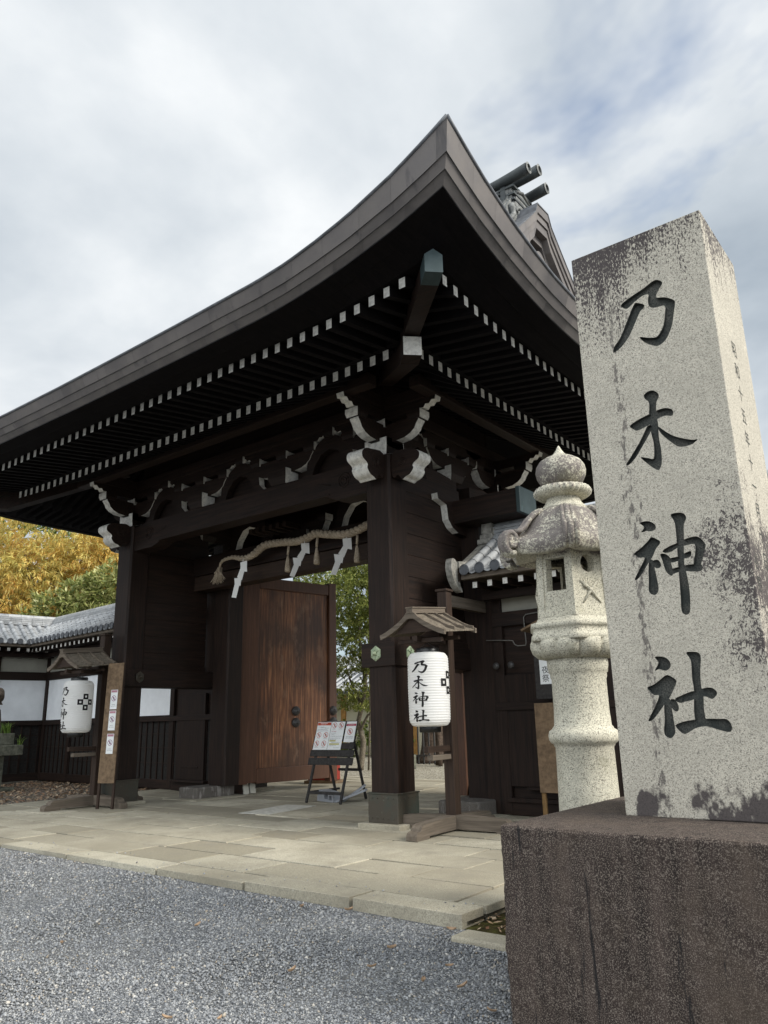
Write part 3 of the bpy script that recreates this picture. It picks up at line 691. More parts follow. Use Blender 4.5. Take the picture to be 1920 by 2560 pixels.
for s in (1, -1):
    fx = (lambda x: x) if s > 0 else mxx
    lo, hi = sorted((fx(-.07), fx(-.40)))
    b = MB(); b.prism(beam_profile(.45, 2.0, 5.06, 5.41, .08, .45), 0, lo, hi); b.prism(beam_profile(2.42, 3.35, 5.06, 5.41, .08, .45), 0, lo, hi)
    sb = b.build('side_beam', ['timber_y'], gate)
    if s > 0:
        k = MB(); scroll(k, (-.068, .98, 5.20), .11, 'y'); k.build('scroll_carving', ['timber_y'], sb)
# white-edged carved nosings
NOSE = smooth_poly([(.02, 5.35), (.30, 5.355), (.44, 5.33), (.525, 5.26), (.515, 5.17), (.425, 5.115), (.40, 5.075), (.41, 5.03), (.35, 4.955), (.26, 4.925), (.20, 4.90), (.13, 4.985), (.02, 4.98)], 3)
def nosing(cx, cy, direction, th=.30):
    mb = MB()
    def pick(i):
        p, q = NOSE[i], NOSE[(i + 1) % len(NOSE)]; mx_, mz_ = (p[0] + q[0]) / 2, (p[1] + q[1]) / 2
        return 1 if (mx_ > .16 and not (mz_ > 5.32 and mx_ < .40)) else 0
    if direction == '-y':
        pr = [(cy - p[0], p[1]) for p in NOSE]; mb.prism(pr, 0, cx - th / 2, cx + th / 2, 0, side_pick=pick)
        scroll(mb, (cx + th / 2, cy - .20, 5.17), .08, 'y')
    else:
        sg = 1 if direction == '+x' else -1
        pr = [(cx + sg * p[0], p[1]) for p in NOSE]; mb.prism(pr, 1, cy - th / 2, cy + th / 2, 0, side_pick=pick)
        scroll(mb, (cx + sg * .20, cy - th / 2, 5.17), .08, 'x')
    mb.build('carved_nosing', ['timber_x', 'white_paint'], gate)
nosing(-.235, 0, '-y'); nosing(0, .21, '+x'); nosing(mxx(-.235), 0, '-y'); nosing(mxx(0), .21, '-x')
# bracket sets
ARM = [(p[0] * .95, p[1]) for p in [(-.76, 5.87), (-.76, 5.81), (-.71, 5.75), (-.68, 5.69), (-.60, 5.63), (-.48, 5.585), (-.32, 5.57), (.32, 5.57), (.48, 5.585), (.60, 5.63), (.68, 5.69), (.71, 5.75), (.76, 5.81), (.76, 5.87)]]
WAVE = [(p[0] * .95, p[1]) for p in [(-1.10, 6.13), (-1.08, 6.06), (-1.02, 6.07), (-.97, 6.02), (-.90, 6.03), (-.86, 5.98), (-.79, 5.99), (-.74, 5.955), (.74, 5.955), (.79, 5.99), (.86, 5.98), (.90, 6.03), (.97, 6.02), (1.02, 6.07), (1.08, 6.06), (1.10, 6.13)]]
def block(mb, cx, cy, z0, z1, h, k=.62, axis='x'):
    """bearing block: straight top, tapered foot; ends white across the arm's direction"""
    zm = z0 + (z1 - z0) * .45; g = h * k + .02
    lv = [(g, z0), (h, zm), (h, z1)]
    for (ra, za), (rb, zb) in zip(lv[:-1], lv[1:]):
        a = [Vector((cx + sx * ra, cy + sy * ra, za)) for sx, sy in ((-1, -1), (1, -1), (1, 1), (-1, 1))]
        c = [Vector((cx + sx * rb, cy + sy * rb, zb)) for sx, sy in ((-1, -1), (1, -1), (1, 1), (-1, 1))]
        for i in range(4):
            j = (i + 1) % 4; w = (i in (1, 3)) if axis == 'x' else (i in (0, 2))
            mb.add([a[i], a[j], c[j], c[i]], [(0, 1, 2, 3)], 1 if w else 0)
    mb.add([(cx - h, cy - h, z1), (cx + h, cy - h, z1), (cx + h, cy + h, z1), (cx - h, cy + h, z1)], [(0, 1, 2, 3)], 0)
    mb.add([(cx - g, cy - g, z0), (cx + g, cy - g, z0), (cx + g, cy + g, z0), (cx - g, cy + g, z0)], [(3, 2, 1, 0)], 0)
def bracket(cx, cy, axis, both=True, out=False):
    mb = MB()
    block(mb, cx, cy, 5.36, 5.62, .215, .7, axis)
    def poly(src, th, z_off=0):
        lim = .30
        def pick(i):
            p, q = src[i], src[(i + 1) % len(src)]
            return 1 if abs(p[0] + q[0]) / 2 > lim and not (p[1] > 5.86 and q[1] > 5.86 and abs(p[1] - q[1]) < 1e-6 and abs(p[0] - q[0]) > .9) else 0
        if axis == 'x': mb.prism([(cx + p[0], p[1] + z_off) for p in src], 1, cy - th / 2, cy + th / 2, 0, side_pick=pick)
        else: mb.prism([(cy + p[0], p[1] + z_off) for p in src], 0, cx - th / 2, cx + th / 2, 0, side_pick=pick)
    poly(ARM, .17); poly(WAVE, .14)
    for d in (-.66, 0, .66):
        block(mb, cx + (d if axis == 'x' else 0), cy + (0 if axis == 'x' else d), 5.83, 5.965, .125, .7, axis)
    mb.build('bracket_set', ['timber_x', 'white_paint'], gate)
for x in (-.235, -2.42, -4.62, mxx(-.235)): bracket(x, .21, 'x')
for x in (-.235, mxx(-.235)): bracket(x, .20, 'y')
for x in (-.235, mxx(-.235)): bracket(x, 2.0, 'y')
bracket(-.235, 3.6, 'y'); bracket(-.235, 3.575, 'x')
# frog-leg struts between the brackets, a white line along their edge
FROG = [(-.80, 5.375), (-.62, 5.40), (-.52, 5.50), (-.50, 5.66), (-.42, 5.80), (-.26, 5.92), (-.12, 6.0), (.12, 6.0), (.26, 5.92), (.42, 5.80), (.50, 5.66), (.52, 5.50), (.62, 5.40), (.80, 5.375), (.80, 5.36), (.40, 5.36), (.33, 5.55), (.18, 5.72), (0, 5.77), (-.18, 5.72), (-.33, 5.55), (-.40, 5.36), (-.80, 5.36)]
for x in (-1.33, -3.52, -5.71):
    mb = MB(); mb.prism([(x + p[0], p[1]) for p in FROG], 1, .14, .26, 0, side_pick=lambda i: 1 if (8 <= i <= 13) else 0); mb.build('frog_leg_strut', ['timber_x', 'white_paint'], gate)
    mb = MB(); block(mb, x, .20, 5.99, 6.12, .11, .7, 'x'); mb.build('strut_block', ['timber_x', 'white_paint'], gate)
mb = MB(); mb.prism([(1.05 + p[0] * .8, p[1]) for p in FROG], 0, -.30, -.18, 0, side_pick=lambda i: 1 if (8 <= i <= 13) else 0); mb.build('frog_leg_strut', ['timber_y', 'white_paint'], gate)
# purlins and the board wall above the beams
for q in ((mxx(.62), .62, .11, .31, 6.125, 6.33), (mxx(.30), .30, -.84, -.64, 6.12, 6.30)): p = MB(); p.bbox(*q, .01); p.build('purlin', ['timber_x'], gate)
for q in ((-.335, -.135, -.62, 4.4, 6.135, 6.34), (.64, .84, -.30, 4.1, 6.125, 6.305), (mxx(-.135), mxx(-.335), -.62, 4.4, 6.135, 6.34)): p = MB(); p.bbox(*q, .01); p.build('purlin', ['timber_y'], gate)
p = MB(); p.box(mxx(-.3), -.3, .30, .345, 5.34, 6.75); p.build('upper_board_wall', ['timber_x'], gate)
for q in (-.36, mxx(-.31)): p = MB(); p.box(q, q + .05, .35, 3.5, 5.38, 6.75); p.build('upper_board_wall', ['timber_y'], gate)
p = MB(); p.box(mxx(-.30), -.30, .36, 3.6, 6.40, 6.44); p.build('ceiling', ['timber_x'], gate)
p = MB(); p.box(mxx(-.3), -.3, 3.5, 3.545, 5.2, 6.75); p.build('upper_board_wall', ['timber_x'], gate)
# lintel (crossbar) over the doors with copper cap, head beam below it
p = MB(); p.bbox(mxx(1.28), 1.28, 1.60, 2.12, 4.51, 4.90, .01)
lin = p.build('lintel', ['timber_x'], gate)
c = MB(); c.bbox(1.27, 1.34, 1.585, 2.135, 4.495, 4.915, .008); c.build('copper_cap', ['copper_green'], lin)
c = MB(); c.bbox(mxx(1.34), mxx(1.27), 1.585, 2.135, 4.495, 4.915, .008); c.build('copper_cap', ['copper_green'], lin)
p = MB(); p.bbox(mxx(-.24), -.24, 1.64, 2.02, 4.21, 4.50, .012); p.bbox(mxx(-.24), -.24, 1.62, 1.70, 4.19, 4.215, .006); p.build('door_head', ['brown_timber_x'], gate)
# white-edged scroll brackets low on the main posts, under the lintel
SB = [(0, 4.88), (.62, 4.90), (.86, 4.95), (.84, 4.86), (.72, 4.83), (.60, 4.80), (.58, 4.70), (.56, 4.56), (.44, 4.44), (.28, 4.38), (0, 4.36)]
for s in (1, -1):
    fx = (lambda x: x) if s > 0 else mxx
    lo, hi = sorted((fx(.10), fx(-.02)))
    mb = MB(); mb.prism([(2.0 - p[0], p[1]) for p in SB], 0, lo, hi, 0, side_pick=lambda i: 1 if 1 <= i <= 8 else 0); mb.build('scroll_bracket', ['timber_y', 'white_paint'], gate)
# carved frog-leg panel and pale blocks standing on the lintel
FR2 = [(p[0] * 1.05, (p[1] - 5.36) * 1.15 + 4.90) for p in FROG]
for x in (-2.05, -5.0):
    mb = MB(); mb.prism([(x + p[0], p[1]) for p in FR2], 1, 1.72, 1.88, 0, side_pick=lambda i: 1 if 15 <= i <= 21 else 0)
    mb.build('carved_panel', ['timber_x', 'white_paint'], gate)
for x in (-3.45,):
    mb = MB()
    mb.prism([(x + p[0] * .8, p[1] - .70) for p in ARM], 1, 1.72, 1.88, 0, side_pick=lambda i: 1 if 7 <= i <= 12 else 0)
    block(mb, x, 1.80, 4.90, 5.02, .16, .7, 'x')
    for d in (-.5, .5): block(mb, x + d, 1.80, 5.14, 5.27, .11, .7, 'x')
    mb.build('bracket_set', ['timber_x', 'white_paint'], gate)
p = MB()
for k in range(6): p.bbox(-4.55 + k * .19, -4.46 + k * .19, 1.3, 1.72, 5.06, 5.16, .006)
p.bbox(mxx(-.3), -.3, 1.74, 1.90, 5.62, 5.86, .01)
p.build('inner_slats', ['brown_timber_y'], gate)
# doors, both folded back inwards
def gate_door(hx, ang, s):
    d = thing('gate_door', None, None, (hx, 2.45, 0), math.radians(ang)); d.parent = gate
    y = -s
    f = MB()
    f.bbox(.02, .50 - .22, -.10, .10, .20, 4.60, .01)
    f.bbox(.28, .50, -.085, .085, .22, 4.59, .01); f.bbox(2.42, 2.63, -.10, .10, .12, 4.64, .01)
    f.bbox(.50, 2.42, -.085, .085, 4.34, 4.59, .01); f.bbox(.50, 2.42, -.09, .09, .20, .50, .01)
    f.build('door_frame', ['door_frame_wood'], d)
    q = MB()
    for a, b in ((.50, 1.18), (1.181, 1.76), (1.761, 2.42)): q.bbox(a, b, -.035, .035, .50, 4.34, .004)
    q.build('door_panel', ['door_panel'], d)
    for bx in (1.52, 2.52):
        for bz in (1.42, 1.67):
            bo = MB(); t = MB(); t.lathe([(.105, 0), (.105, .02), (.09, .05), (.055, .078), (.022, .088), (.020, .105), (.001, .108)], 18)
            bo.add([(bx + p[0], y * ((.035 if bx < 2 else .10) + p[2]), bz + p[1]) for p in t.v], t.f, 0, True)
            bo.build('nail_boss', ['iron'], d)
    return d
gate_door(-6.12, 79, 1)
gate_door(-.55, 97, -1)
# the gable over the right eave, and the ridge
def prof_y(sg, n=26, lo=.285):
    out = []
    for i in range(n + 1):
        t = lo + (1 - lo) * i / n; out.append((YC + sg * 5.36 * (1 - t), 6.25 + fz(t) + .10 * t))
    return out
top = [p for p in prof_y(-1) if p[0] < YC - .2] + [(YC - .2, 9.80), (YC + .2, 9.80)] + [p for p in prof_y(1) if p[0] > YC + .2][::-1]
def band(mb, outer_off, inner_off, x0, x1, mi=0, reach=9):
    tp = [p for p in top if abs(p[0] - YC) < reach]
    o = [(y, z - outer_off) for y, z in tp]; i_ = [(y, z - inner_off) for y, z in tp]; n = len(tp)
    for k in range(n - 1):
        a, b, c, d = o[k], o[k + 1], i_[k + 1], i_[k]; sh = .004
        V = lambda p, x: Vector((x, p[0], p[1]))
        mb.add([V(a, x1), V(d, x1), V(c, x1), V(b, x1)], [(0, 1, 2, 3)], mi)
        mb.add([V(a, x0), V(a, x1), V(b, x1), V(b, x0)], [(0, 1, 2, 3)], mi)
        mb.add([V(d, x1), V(d, x0), V(c, x0), V(c, x1)], [(0, 1, 2, 3)], mi)
for s in (1, -1):
    X = (lambda x: x) if s > 0 else mxx
    g = MB(); band(g, 0, .17, X(1.35), X(2.0)); band(g, .172, .30, X(1.35), X(1.975)); band(g, .302, .46, X(1.35), X(1.95)); g.build('verge', ['copper_roof'], gate)
    g = MB(); band(g, .44, .60, X(1.40), X(1.84), 0, 2.9); g.build('bargeboard', ['copper_roof'], gate)
    g = MB(); band(g, -.012, .01, X(1.30), X(2.012)); g.build('verge_lip', ['tile_dark'], gate)
    g = MB(); y0, y1 = YC - 3.7, YC + 3.7
    g.prism([(y, z - .4) for y, z in top] + [(y1, 6.9), (y0, 6.9)], 0, X(1.42), X(1.46)); g.bbox(min(X(1.55), X(1.66)), max(X(1.55), X(1.66)), YC - .12, YC + .12, 7.0, 9.0, .01)
    g.build('gable_wall', ['timber_roof'], gate)
    g = MB(); g.prism(smooth_poly([(YC - .06, 9.0), (YC + .06, 9.0), (YC + .22, 8.86), (YC + .34, 8.62), (YC + .16, 8.60), (YC, 8.38), (YC - .16, 8.60), (YC - .34, 8.62), (YC - .22, 8.86)], 3), 0, min(X(1.81), X(1.88)), max(X(1.81), X(1.88))); g.build('gable_pendant', ['copper_roof'], gate)
r = MB()
r.bbox(mxx(1.42), 1.42, YC - .30, YC + .30, 9.60, 9.98, .01); r.bbox(mxx(1.44), 1.44, YC - .36, YC + .36, 9.98, 10.06, .01)
r.bbox(mxx(1.42), 1.42, YC - .26, YC + .26, 10.06, 10.20, .01); r.bbox(mxx(1.44), 1.44, YC - .32, YC + .32, 10.20, 10.28, .01)
r.tube([(mxx(1.36), YC, 10.40), (1.36, YC, 10.40)], .15, 14)
r.tube([(mxx(1.3), YC - .40, 9.78), (1.44, YC - .40, 9.78)], .11, 12); r.tube([(mxx(1.3), YC + .40, 9.78), (1.44, YC + .40, 9.78)], .11, 12)
r.build('ridge', ['ridge_copper'], gate)
for s in (1, -1):
    X = (lambda x: x) if s > 0 else mxx
    g = MB(); pl = [(YC - .62, 9.42), (YC - .52, 9.60), (YC - .56, 9.72), (YC - .42, 9.92), (YC - .31, 10.06), (YC - .31, 10.27), (YC, 10.40), (YC + .31, 10.27), (YC + .31, 10.06), (YC + .42, 9.92), (YC + .56, 9.72), (YC + .52, 9.60), (YC + .62, 9.42), (YC, 9.30)]
    lo, hi = sorted((X(1.40), X(1.60))); g.prism(pl, 0, lo, hi)
    for z_, e_ in ((10.24, .035), (10.10, .02), (9.98, .03)): g.bbox(min(X(1.36), X(1.66)), max(X(1.36), X(1.66)), YC - .31 - e_, YC + .31 + e_, z_, z_ + .045, .006, 1)
    for sc_o, x0_, x1_, mi in ((1.10, 1.40, 1.49, 1), (1.05, 1.42, 1.54, 0), (.86, 1.50, 1.625, 1), (.78, 1.50, 1.645, 0)):
        lo, hi = sorted((X(x0_), X(x1_))); g.prism([(YC + (p[0] - YC) * sc_o, 9.86 + (p[1] - 9.86) * sc_o) for p in pl], 0, lo, hi, mi)
    orn = g.build('ridge_end_ornament', ['ridge_stone', 'ridge_copper'], gate)
    g = MB()
    for q in (-1, 1):                                       # curling cloud carvings on the ornament
        pts = [(X(1.65), YC + q * (.16 + .14 * (1 - k / 26) * math.cos(k * .42)), 9.74 + .15 * (1 - k / 26) * math.sin(k * .42)) for k in range(24)]; g.tube(pts, .035, 7); g.build('curl_carving', ['ridge_stone'], orn); g = MB()
        g.tube([(X(1.64), YC + q * .60, 9.42), (X(1.655), YC + q * .50, 9.52), (X(1.655), YC + q * .40, 9.64), (X(1.64), YC + q * .44, 9.82)], .05, 8); g.build('cloud_carving', ['ridge_stone'], orn); g = MB()
    g.tube([(X(1.64), YC - .24, 10.18), (X(1.655), YC, 10.27), (X(1.64), YC + .24, 10.18)], .03, 7)
    g.build('carving', ['ridge_stone'], orn)
    for y, z, xe, dz in ((YC - .34, 10.39, 1.95, .05), (YC + .34, 10.39, 1.95, .05), (YC, 10.54, 1.99, .05)):
        g = MB(); pts = [(X(1.1 + (xe - 1.1) * k / 8), y, z + dz * (k / 8) ** 2) for k in range(9)]
        g.tube(pts, [.082 + .018 * k / 8 for k in range(9)], 16)
        n0 = len(g.v); e = Vector(pts[-1]); t = (Vector(pts[-1]) - Vector(pts[-2])).normalized(); u = Vector((0, 1, 0)); w = t.cross(u) * (1 if s > 0 else -1)
        for rr, h, mi in (((.100, .062), (0, .010), 1), ((.062, .060), (.010, -.03), 1), ((.060, .001), (-.03, -.03), 2)):
            for k in range(16):
                a0, a1 = 6.28318 * k / 16, 6.28318 * (k + 1) / 16
                P = lambda a, rad, hh: e + Vector(((hh if s > 0 else -hh) + .02 * (1 if s > 0 else -1), math.cos(a) * rad, math.sin(a) * rad * 1.08))
                q = [P(a0, rr[0], h[0]), P(a1, rr[0], h[0]), P(a1, rr[1], h[1]), P(a0, rr[1], h[1])]; g.add(q, [(0, 1, 2, 3)], mi)
        g.build('ridge_cylinder', ['ridge_copper', 'ridge_stone', 'tile_dark'], gate)
# ------------------------------------------------------------------ stone monument
GZ = -.14
mon = thing('stone_monument', 'tall square granite pillar carved with four large characters on a dark weathered stone block', 'stone monument', (5.32, -3.86, GZ))
pd = MB(); bm = bmesh.new(); bmesh.ops.create_cube(bm, size=1)
for v in bm.verts: v.co = Vector((v.co.x * 1.74, v.co.y * 2.16, .495 + v.co.z * .99))
bmesh.ops.bevel(bm, geom=list(bm.edges), offset=.016, segments=2, profile=.5, affect='EDGES')
bmesh.ops.subdivide_edges(bm, edges=[e for e in bm.edges if e.calc_length() > .5], cuts=24, use_grid_fill=True)
for v in bm.verts:                                        # worn, slightly uneven dressing
    h = math.sin(v.co.x * 7.1 + v.co.z * 3.3) * math.sin(v.co.z * 9.7 + v.co.y * 5.1) * .004 + RNG.normal(0, .0016); c = Vector((v.co.x, v.co.y, 0)); v.co += Vector((h, h, h * .6))
pd.bm(bm); pd.build('pedestal', ['pedestal_granite'], mon)
pb = MB(); pb.bbox(-.4325, .4325, -.40, .40, 0, 3.61, .006)
for k in range(0): pass
pil = pb.build('pillar', ['pillar_granite', 'carved_granite'], mon, loc=None); pil.location = (0, 0, .99)
ci = 0
for ch in GLYPH.values():
    for poly in ch:
        ci += 1; c = MB(); pr = smooth_poly([(x - .4325, z - .86) for x, z in poly], 3)
        c.prism(pr, 1, -.5, -.40 + .030 + .0006 * (ci % 9), 0)
        co = c.build('cutter', ['carved_granite'], mon); co.location = (0, 0, .99)
        md = pil.modifiers.new('cut', 'BOOLEAN'); md.operation = 'DIFFERENCE'; md.solver = 'EXACT'; md.object = co; md.material_mode = 'TRANSFER'
bpy.context.view_layer.update()
dg = bpy.context.evaluated_depsgraph_get()
nm = bpy.data.meshes.new_from_object(pil.evaluated_get(dg)); pil.modifiers.clear(); pil.data = nm
for o in [o for o in mon.children if o.name.startswith('cutter')]: bpy.data.objects.remove(o)
ins = MB()
RYZ = Matrix(((0, 0, 1, 0), (1, 0, 0, 0), (0, 1, 0, 0), (0, 0, 0, 1)))   # text plane -> facing +x
for k, chh in enumerate('昭和十五年十一月十日'):
    text_mb(chh, .115, Matrix.Translation((.4335, -.02 - .006 * k, 2.78 - k * .154)) @ RYZ, mb=ins)
for k, chh in enumerate('谷野一'):
    text_mb(chh, .10, Matrix.Translation((.4335, -.31, 1.36 - k * .128)) @ RYZ, mb=ins)
ins.build('inscription', ['carved_granite'], pil)
# ------------------------------------------------------------------ stone lantern
LX, LY, LZ = 4.05, -2.87, -.10
lan = thing('stone_lantern', 'pale granite lantern with onion finial and curled hexagonal roof behind the carved pillar', 'stone lantern', (LX, LY, LZ))
A0 = math.radians(-62)
def hexr(a):
    b = (a - A0) % (math.pi / 3); return math.cos(math.pi / 6) / math.cos(b - math.pi / 6)
Z = lambda w: w - LZ
b = MB(); b.lathe([(.42, 0), (.42, .17), (.40, .19), (.36, .19)], 6 * 8, fr=lambda a, i: hexr(a)); b.lathe([(.34, .19), (.345, .24), (.30, .33), (.25, .37)], 48)
b.build('base', ['lantern_granite'], lan)
b = MB(); b.lathe([(.245, .37), (.238, .60), (.228, 1.0), (.224, Z(1.17)), (.232, Z(1.18)), (.236, Z(1.195)), (.255, Z(1.205)), (.270, Z(1.23)), (.272, Z(1.265)), (.262, Z(1.295)), (.238, Z(1.31)), (.234, Z(1.32)), (.222, Z(1.335)), (.215, Z(1.45)), (.214, Z(1.69)), (.222, Z(1.71)), (.222, Z(1.735)), (.232, Z(1.745)), (.240, Z(1.80)), (.242, Z(1.845))], 48)
b.build('shaft', ['lantern_granite'], lan)
b = MB()
b.lathe([(.235, Z(1.845)), (.30, Z(1.86)), (.345, Z(1.90)), (.362, Z(1.95)), (.360, Z(1.99)), (.345, Z(2.0))], 144, fr=lambda a, i: 1 + (.10 if 0 < i < 5 else .0) * (abs(math.sin(a * 6)) ** .45 - .8))
b.lathe([(.395, Z(1.985)), (.402, Z(1.99)), (.402, Z(2.03)), (.388, Z(2.035)), (.388, Z(2.085)), (.402, Z(2.09)), (.402, Z(2.125)), (.35, Z(2.14)), (.335, Z(2.165)), (.33, Z(2.17))], 48, fr=lambda a, i: hexr(a))
b.build('platform', ['lantern_granite'], lan)
# fire box: six facets, windows cut through into the hollow
b = MB(); zb, zt = Z(2.17), Z(2.745); rb, rt = .325, .305
for k in range(6):
    a1, a2 = A0 + (k - 1) * math.pi / 3, A0 + k * math.pi / 3
    def P(u, z, inn=0.):
        r = (rb + (rt - rb) * (z - zb) / (zt - zb)) - inn
        p1 = Vector((r * math.cos(a1), r * math.sin(a1), z)); p2 = Vector((r * math.cos(a2), r * math.sin(a2), z)); return p1 + (p2 - p1) * u
    def panel(z0, z1, u0, u1, hole, inn, mi=0):
        outer = [(u0, z0), (u1, z0), (u1, z1), (u0, z1)]
        polys = [[Vector((p[0], p[1] / .58, 0)) for p in outer]] + ([[Vector((p[0], p[1] / .58, 0)) for p in hole]] if hole else [])
        allp = outer + (hole or [])
        for t in tessellate_polygon(polys):
            q = [P(allp[i][0], allp[i][1], inn) for i in t]
            n_ = (q[1] - q[0]).cross(q[2] - q[0]); c_ = (q[0] + q[1] + q[2]) / 3
            if n_.dot(Vector((c_.x, c_.y, 0))) < 0: q = q[::-1]
            b.add(q, [(0, 1, 2)], mi)
    def walls(hole, i0, i1):
        n = len(hole)
        for i in range(n):
            j = (i + 1) % n; b.add([P(*hole[i], i0), P(*hole[j], i0), P(*hole[j], i1), P(*hole[i], i1)], [(0, 1, 2, 3)])
    if k % 2 == 0:                                        # square window in a sunk panel
        sunk = [(.17, zb + .05), (.83, zb + .05), (.83, zt - .045), (.17, zt - .045)]
        win = [(.24, zb + .21), (.80, zb + .21), (.80, zt - .10), (.24, zt - .10)]
        panel(zb, zt, 0, 1, sunk, 0); walls(sunk, 0, .012); panel(zb + .05, zt - .045, .17, .83, win, .012); walls(win, .012, .085)
    else:                                                 # round hole and a crossed carving
        ho = [(.5 + .215 * math.cos(t * .2618), zt - .155 + .072 * math.sin(t * .2618)) for t in range(24)]
        sunk = [(.10, zb + .02), (.90, zb + .02), (.90, zt - .04), (.10, zt - .04)]
        panel(zb, zt, 0, 1, sunk, 0); walls(sunk, 0, .008); panel(zb + .02, zt - .04, .10, .90, ho, .008); walls(ho, .008, .085)
        for (u0, q0, u1, q1, r) in ((.22, .28, .78, .10, .016), (.26, .10, .80, .30, .014)):
            b.tube([P(u0, zb + q0, .004), P((u0 + u1) / 2, zb + (q0 + q1) / 2 + .01, -.002), P(u1, zb + q1, .004)], [r * .5, r, r * .3], 8)
        for w_ in range(5): b.tube([P(.36, zb + .22, .002), P(.24 + .08 * w_, zb + .30 - .006 * abs(w_ - 2), .006)], [.014, .008], 6)
b.lathe([(.26, zb + .002), (.25, zt - .002)], 6 * 2, fr=lambda a, i: hexr(a)) if False else None
b.add([(.33 * math.cos(A0 + k * math.pi / 3), .33 * math.sin(A0 + k * math.pi / 3), zb + .001) for k in range(6)], [tuple(range(6))])
b.tube([(.02, -.02, zb), (.02, -.02, zb + .13)], [.05, .035], 12)
b.build('fire_box', ['lantern_granite'], lan)
# roof: hexagonal, bulging then sweeping out to curled corners
b = MB()
PR = [(.51, 2.69), (.535, 2.72), (.535, 2.785), (.475, 2.815), (.41, 2.855), (.365, 2.915), (.33, 2.98), (.285, 3.035), (.24, 3.075), (.215, 3.085)]
def rfr(a, i):
    w = min(1, max(0, (9 - i) / 6)); bb = ((a - A0) % (math.pi / 3)) / (math.pi / 3); sc = 1 - .03 * (1 - abs(2 * bb - 1)) * w
    return (hexr(a) * w + (1 - w)) * sc
def rz(a): bb = abs(2 * (((a - A0) % (math.pi / 3)) / (math.pi / 3)) - 1); return .055 * bb ** 4
seg = 96; base = len(b.v); full = [(.25, 2.69), (.50, 2.672)] + PR
for i, (r, z) in enumerate(full):
    for k in range(seg):
        a = 6.2831853 * k / seg + A0; f = rfr(a, max(0, i - 2)); cl_ = max(0, 1 - abs(i - 3) / 4)
        b.v.append((r * f * math.cos(a), r * f * math.sin(a), Z(z) + rz(a) * cl_))
for i in range(len(full) - 1):
    for k in range(seg):
        k2 = (k + 1) % seg; b.f.append([base + i * seg + k, base + i * seg + k2, base + (i + 1) * seg + k2, base + (i + 1) * seg + k]); b.mi.append(0); b.sm.append(True)
b.f.append([base + (len(full) - 1) * seg + k for k in range(seg)]); b.mi.append(0); b.sm.append(False)
rl = b.build('lantern_roof', ['lantern_granite'], lan)
for k in range(6):                                        # ribs ending in scrolls
    a = A0 + k * math.pi / 3; d = Vector((math.cos(a), math.sin(a), 0)); t = Vector((-d.y, d.x, 0)); c = MB()
    for off, rad in ((-.042, .020), (0, .028), (.042, .020)):
        pts = [d * r + t * off * (.6 + .4 * min(1, r / .5)) + Vector((0, 0, Z(z))) for r, z in ((.235, 3.075), (.30, 3.04), (.36, 2.985), (.405, 2.925), (.455, 2.88), (.52, 2.87))]
        c.tube(pts, rad, 8)
    sp = []
    for i in range(34):                                   # the curl itself
        th = -1.9 + i * .30; rr = .105 * (1 - i / 38); sp.append(d * (.545 + .72 * rr * math.cos(th)) + Vector((0, 0, Z(2.79) + rr * math.sin(th))))
    for off, rad in ((-.042, .026), (0, .034), (.042, .026)): c.tube([p + t * off for p in sp], [rad * (1 - i / 70) for i in range(34)], 8)
    c.tube([d * .545 - t * .05 + Vector((0, 0, Z(2.79))), d * .545 + t * .05 + Vector((0, 0, Z(2.79)))], .058, 12)
    c.build('scroll_corner', ['lantern_granite'], rl)
b = MB()
b.lathe([(.20, Z(3.08)), (.212, Z(3.095)), (.19, Z(3.11)), (.155, Z(3.15)), (.14, Z(3.19)), (.15, Z(3.205))], 40)
b.lathe([(.15, Z(3.195)), (.20, Z(3.205)), (.236, Z(3.23)), (.243, Z(3.255)), (.225, Z(3.285)), (.17, Z(3.30)), (.12, Z(3.305))], 168, fr=lambda a, i: 1 + (.05 if 0 < i < 5 else 0) * (abs(math.sin(a * 14)) - .6))
b.lathe([(.14, Z(3.30)), (.178, Z(3.335)), (.207, Z(3.395)), (.214, Z(3.44)), (.205, Z(3.485)), (.175, Z(3.53)), (.125, Z(3.562)), (.075, Z(3.582)), (.05, Z(3.602)), (.028, Z(3.635)), (.010, Z(3.672)), (.003, Z(3.68))], 40)
b.build('finial', ['lantern_granite'], lan)
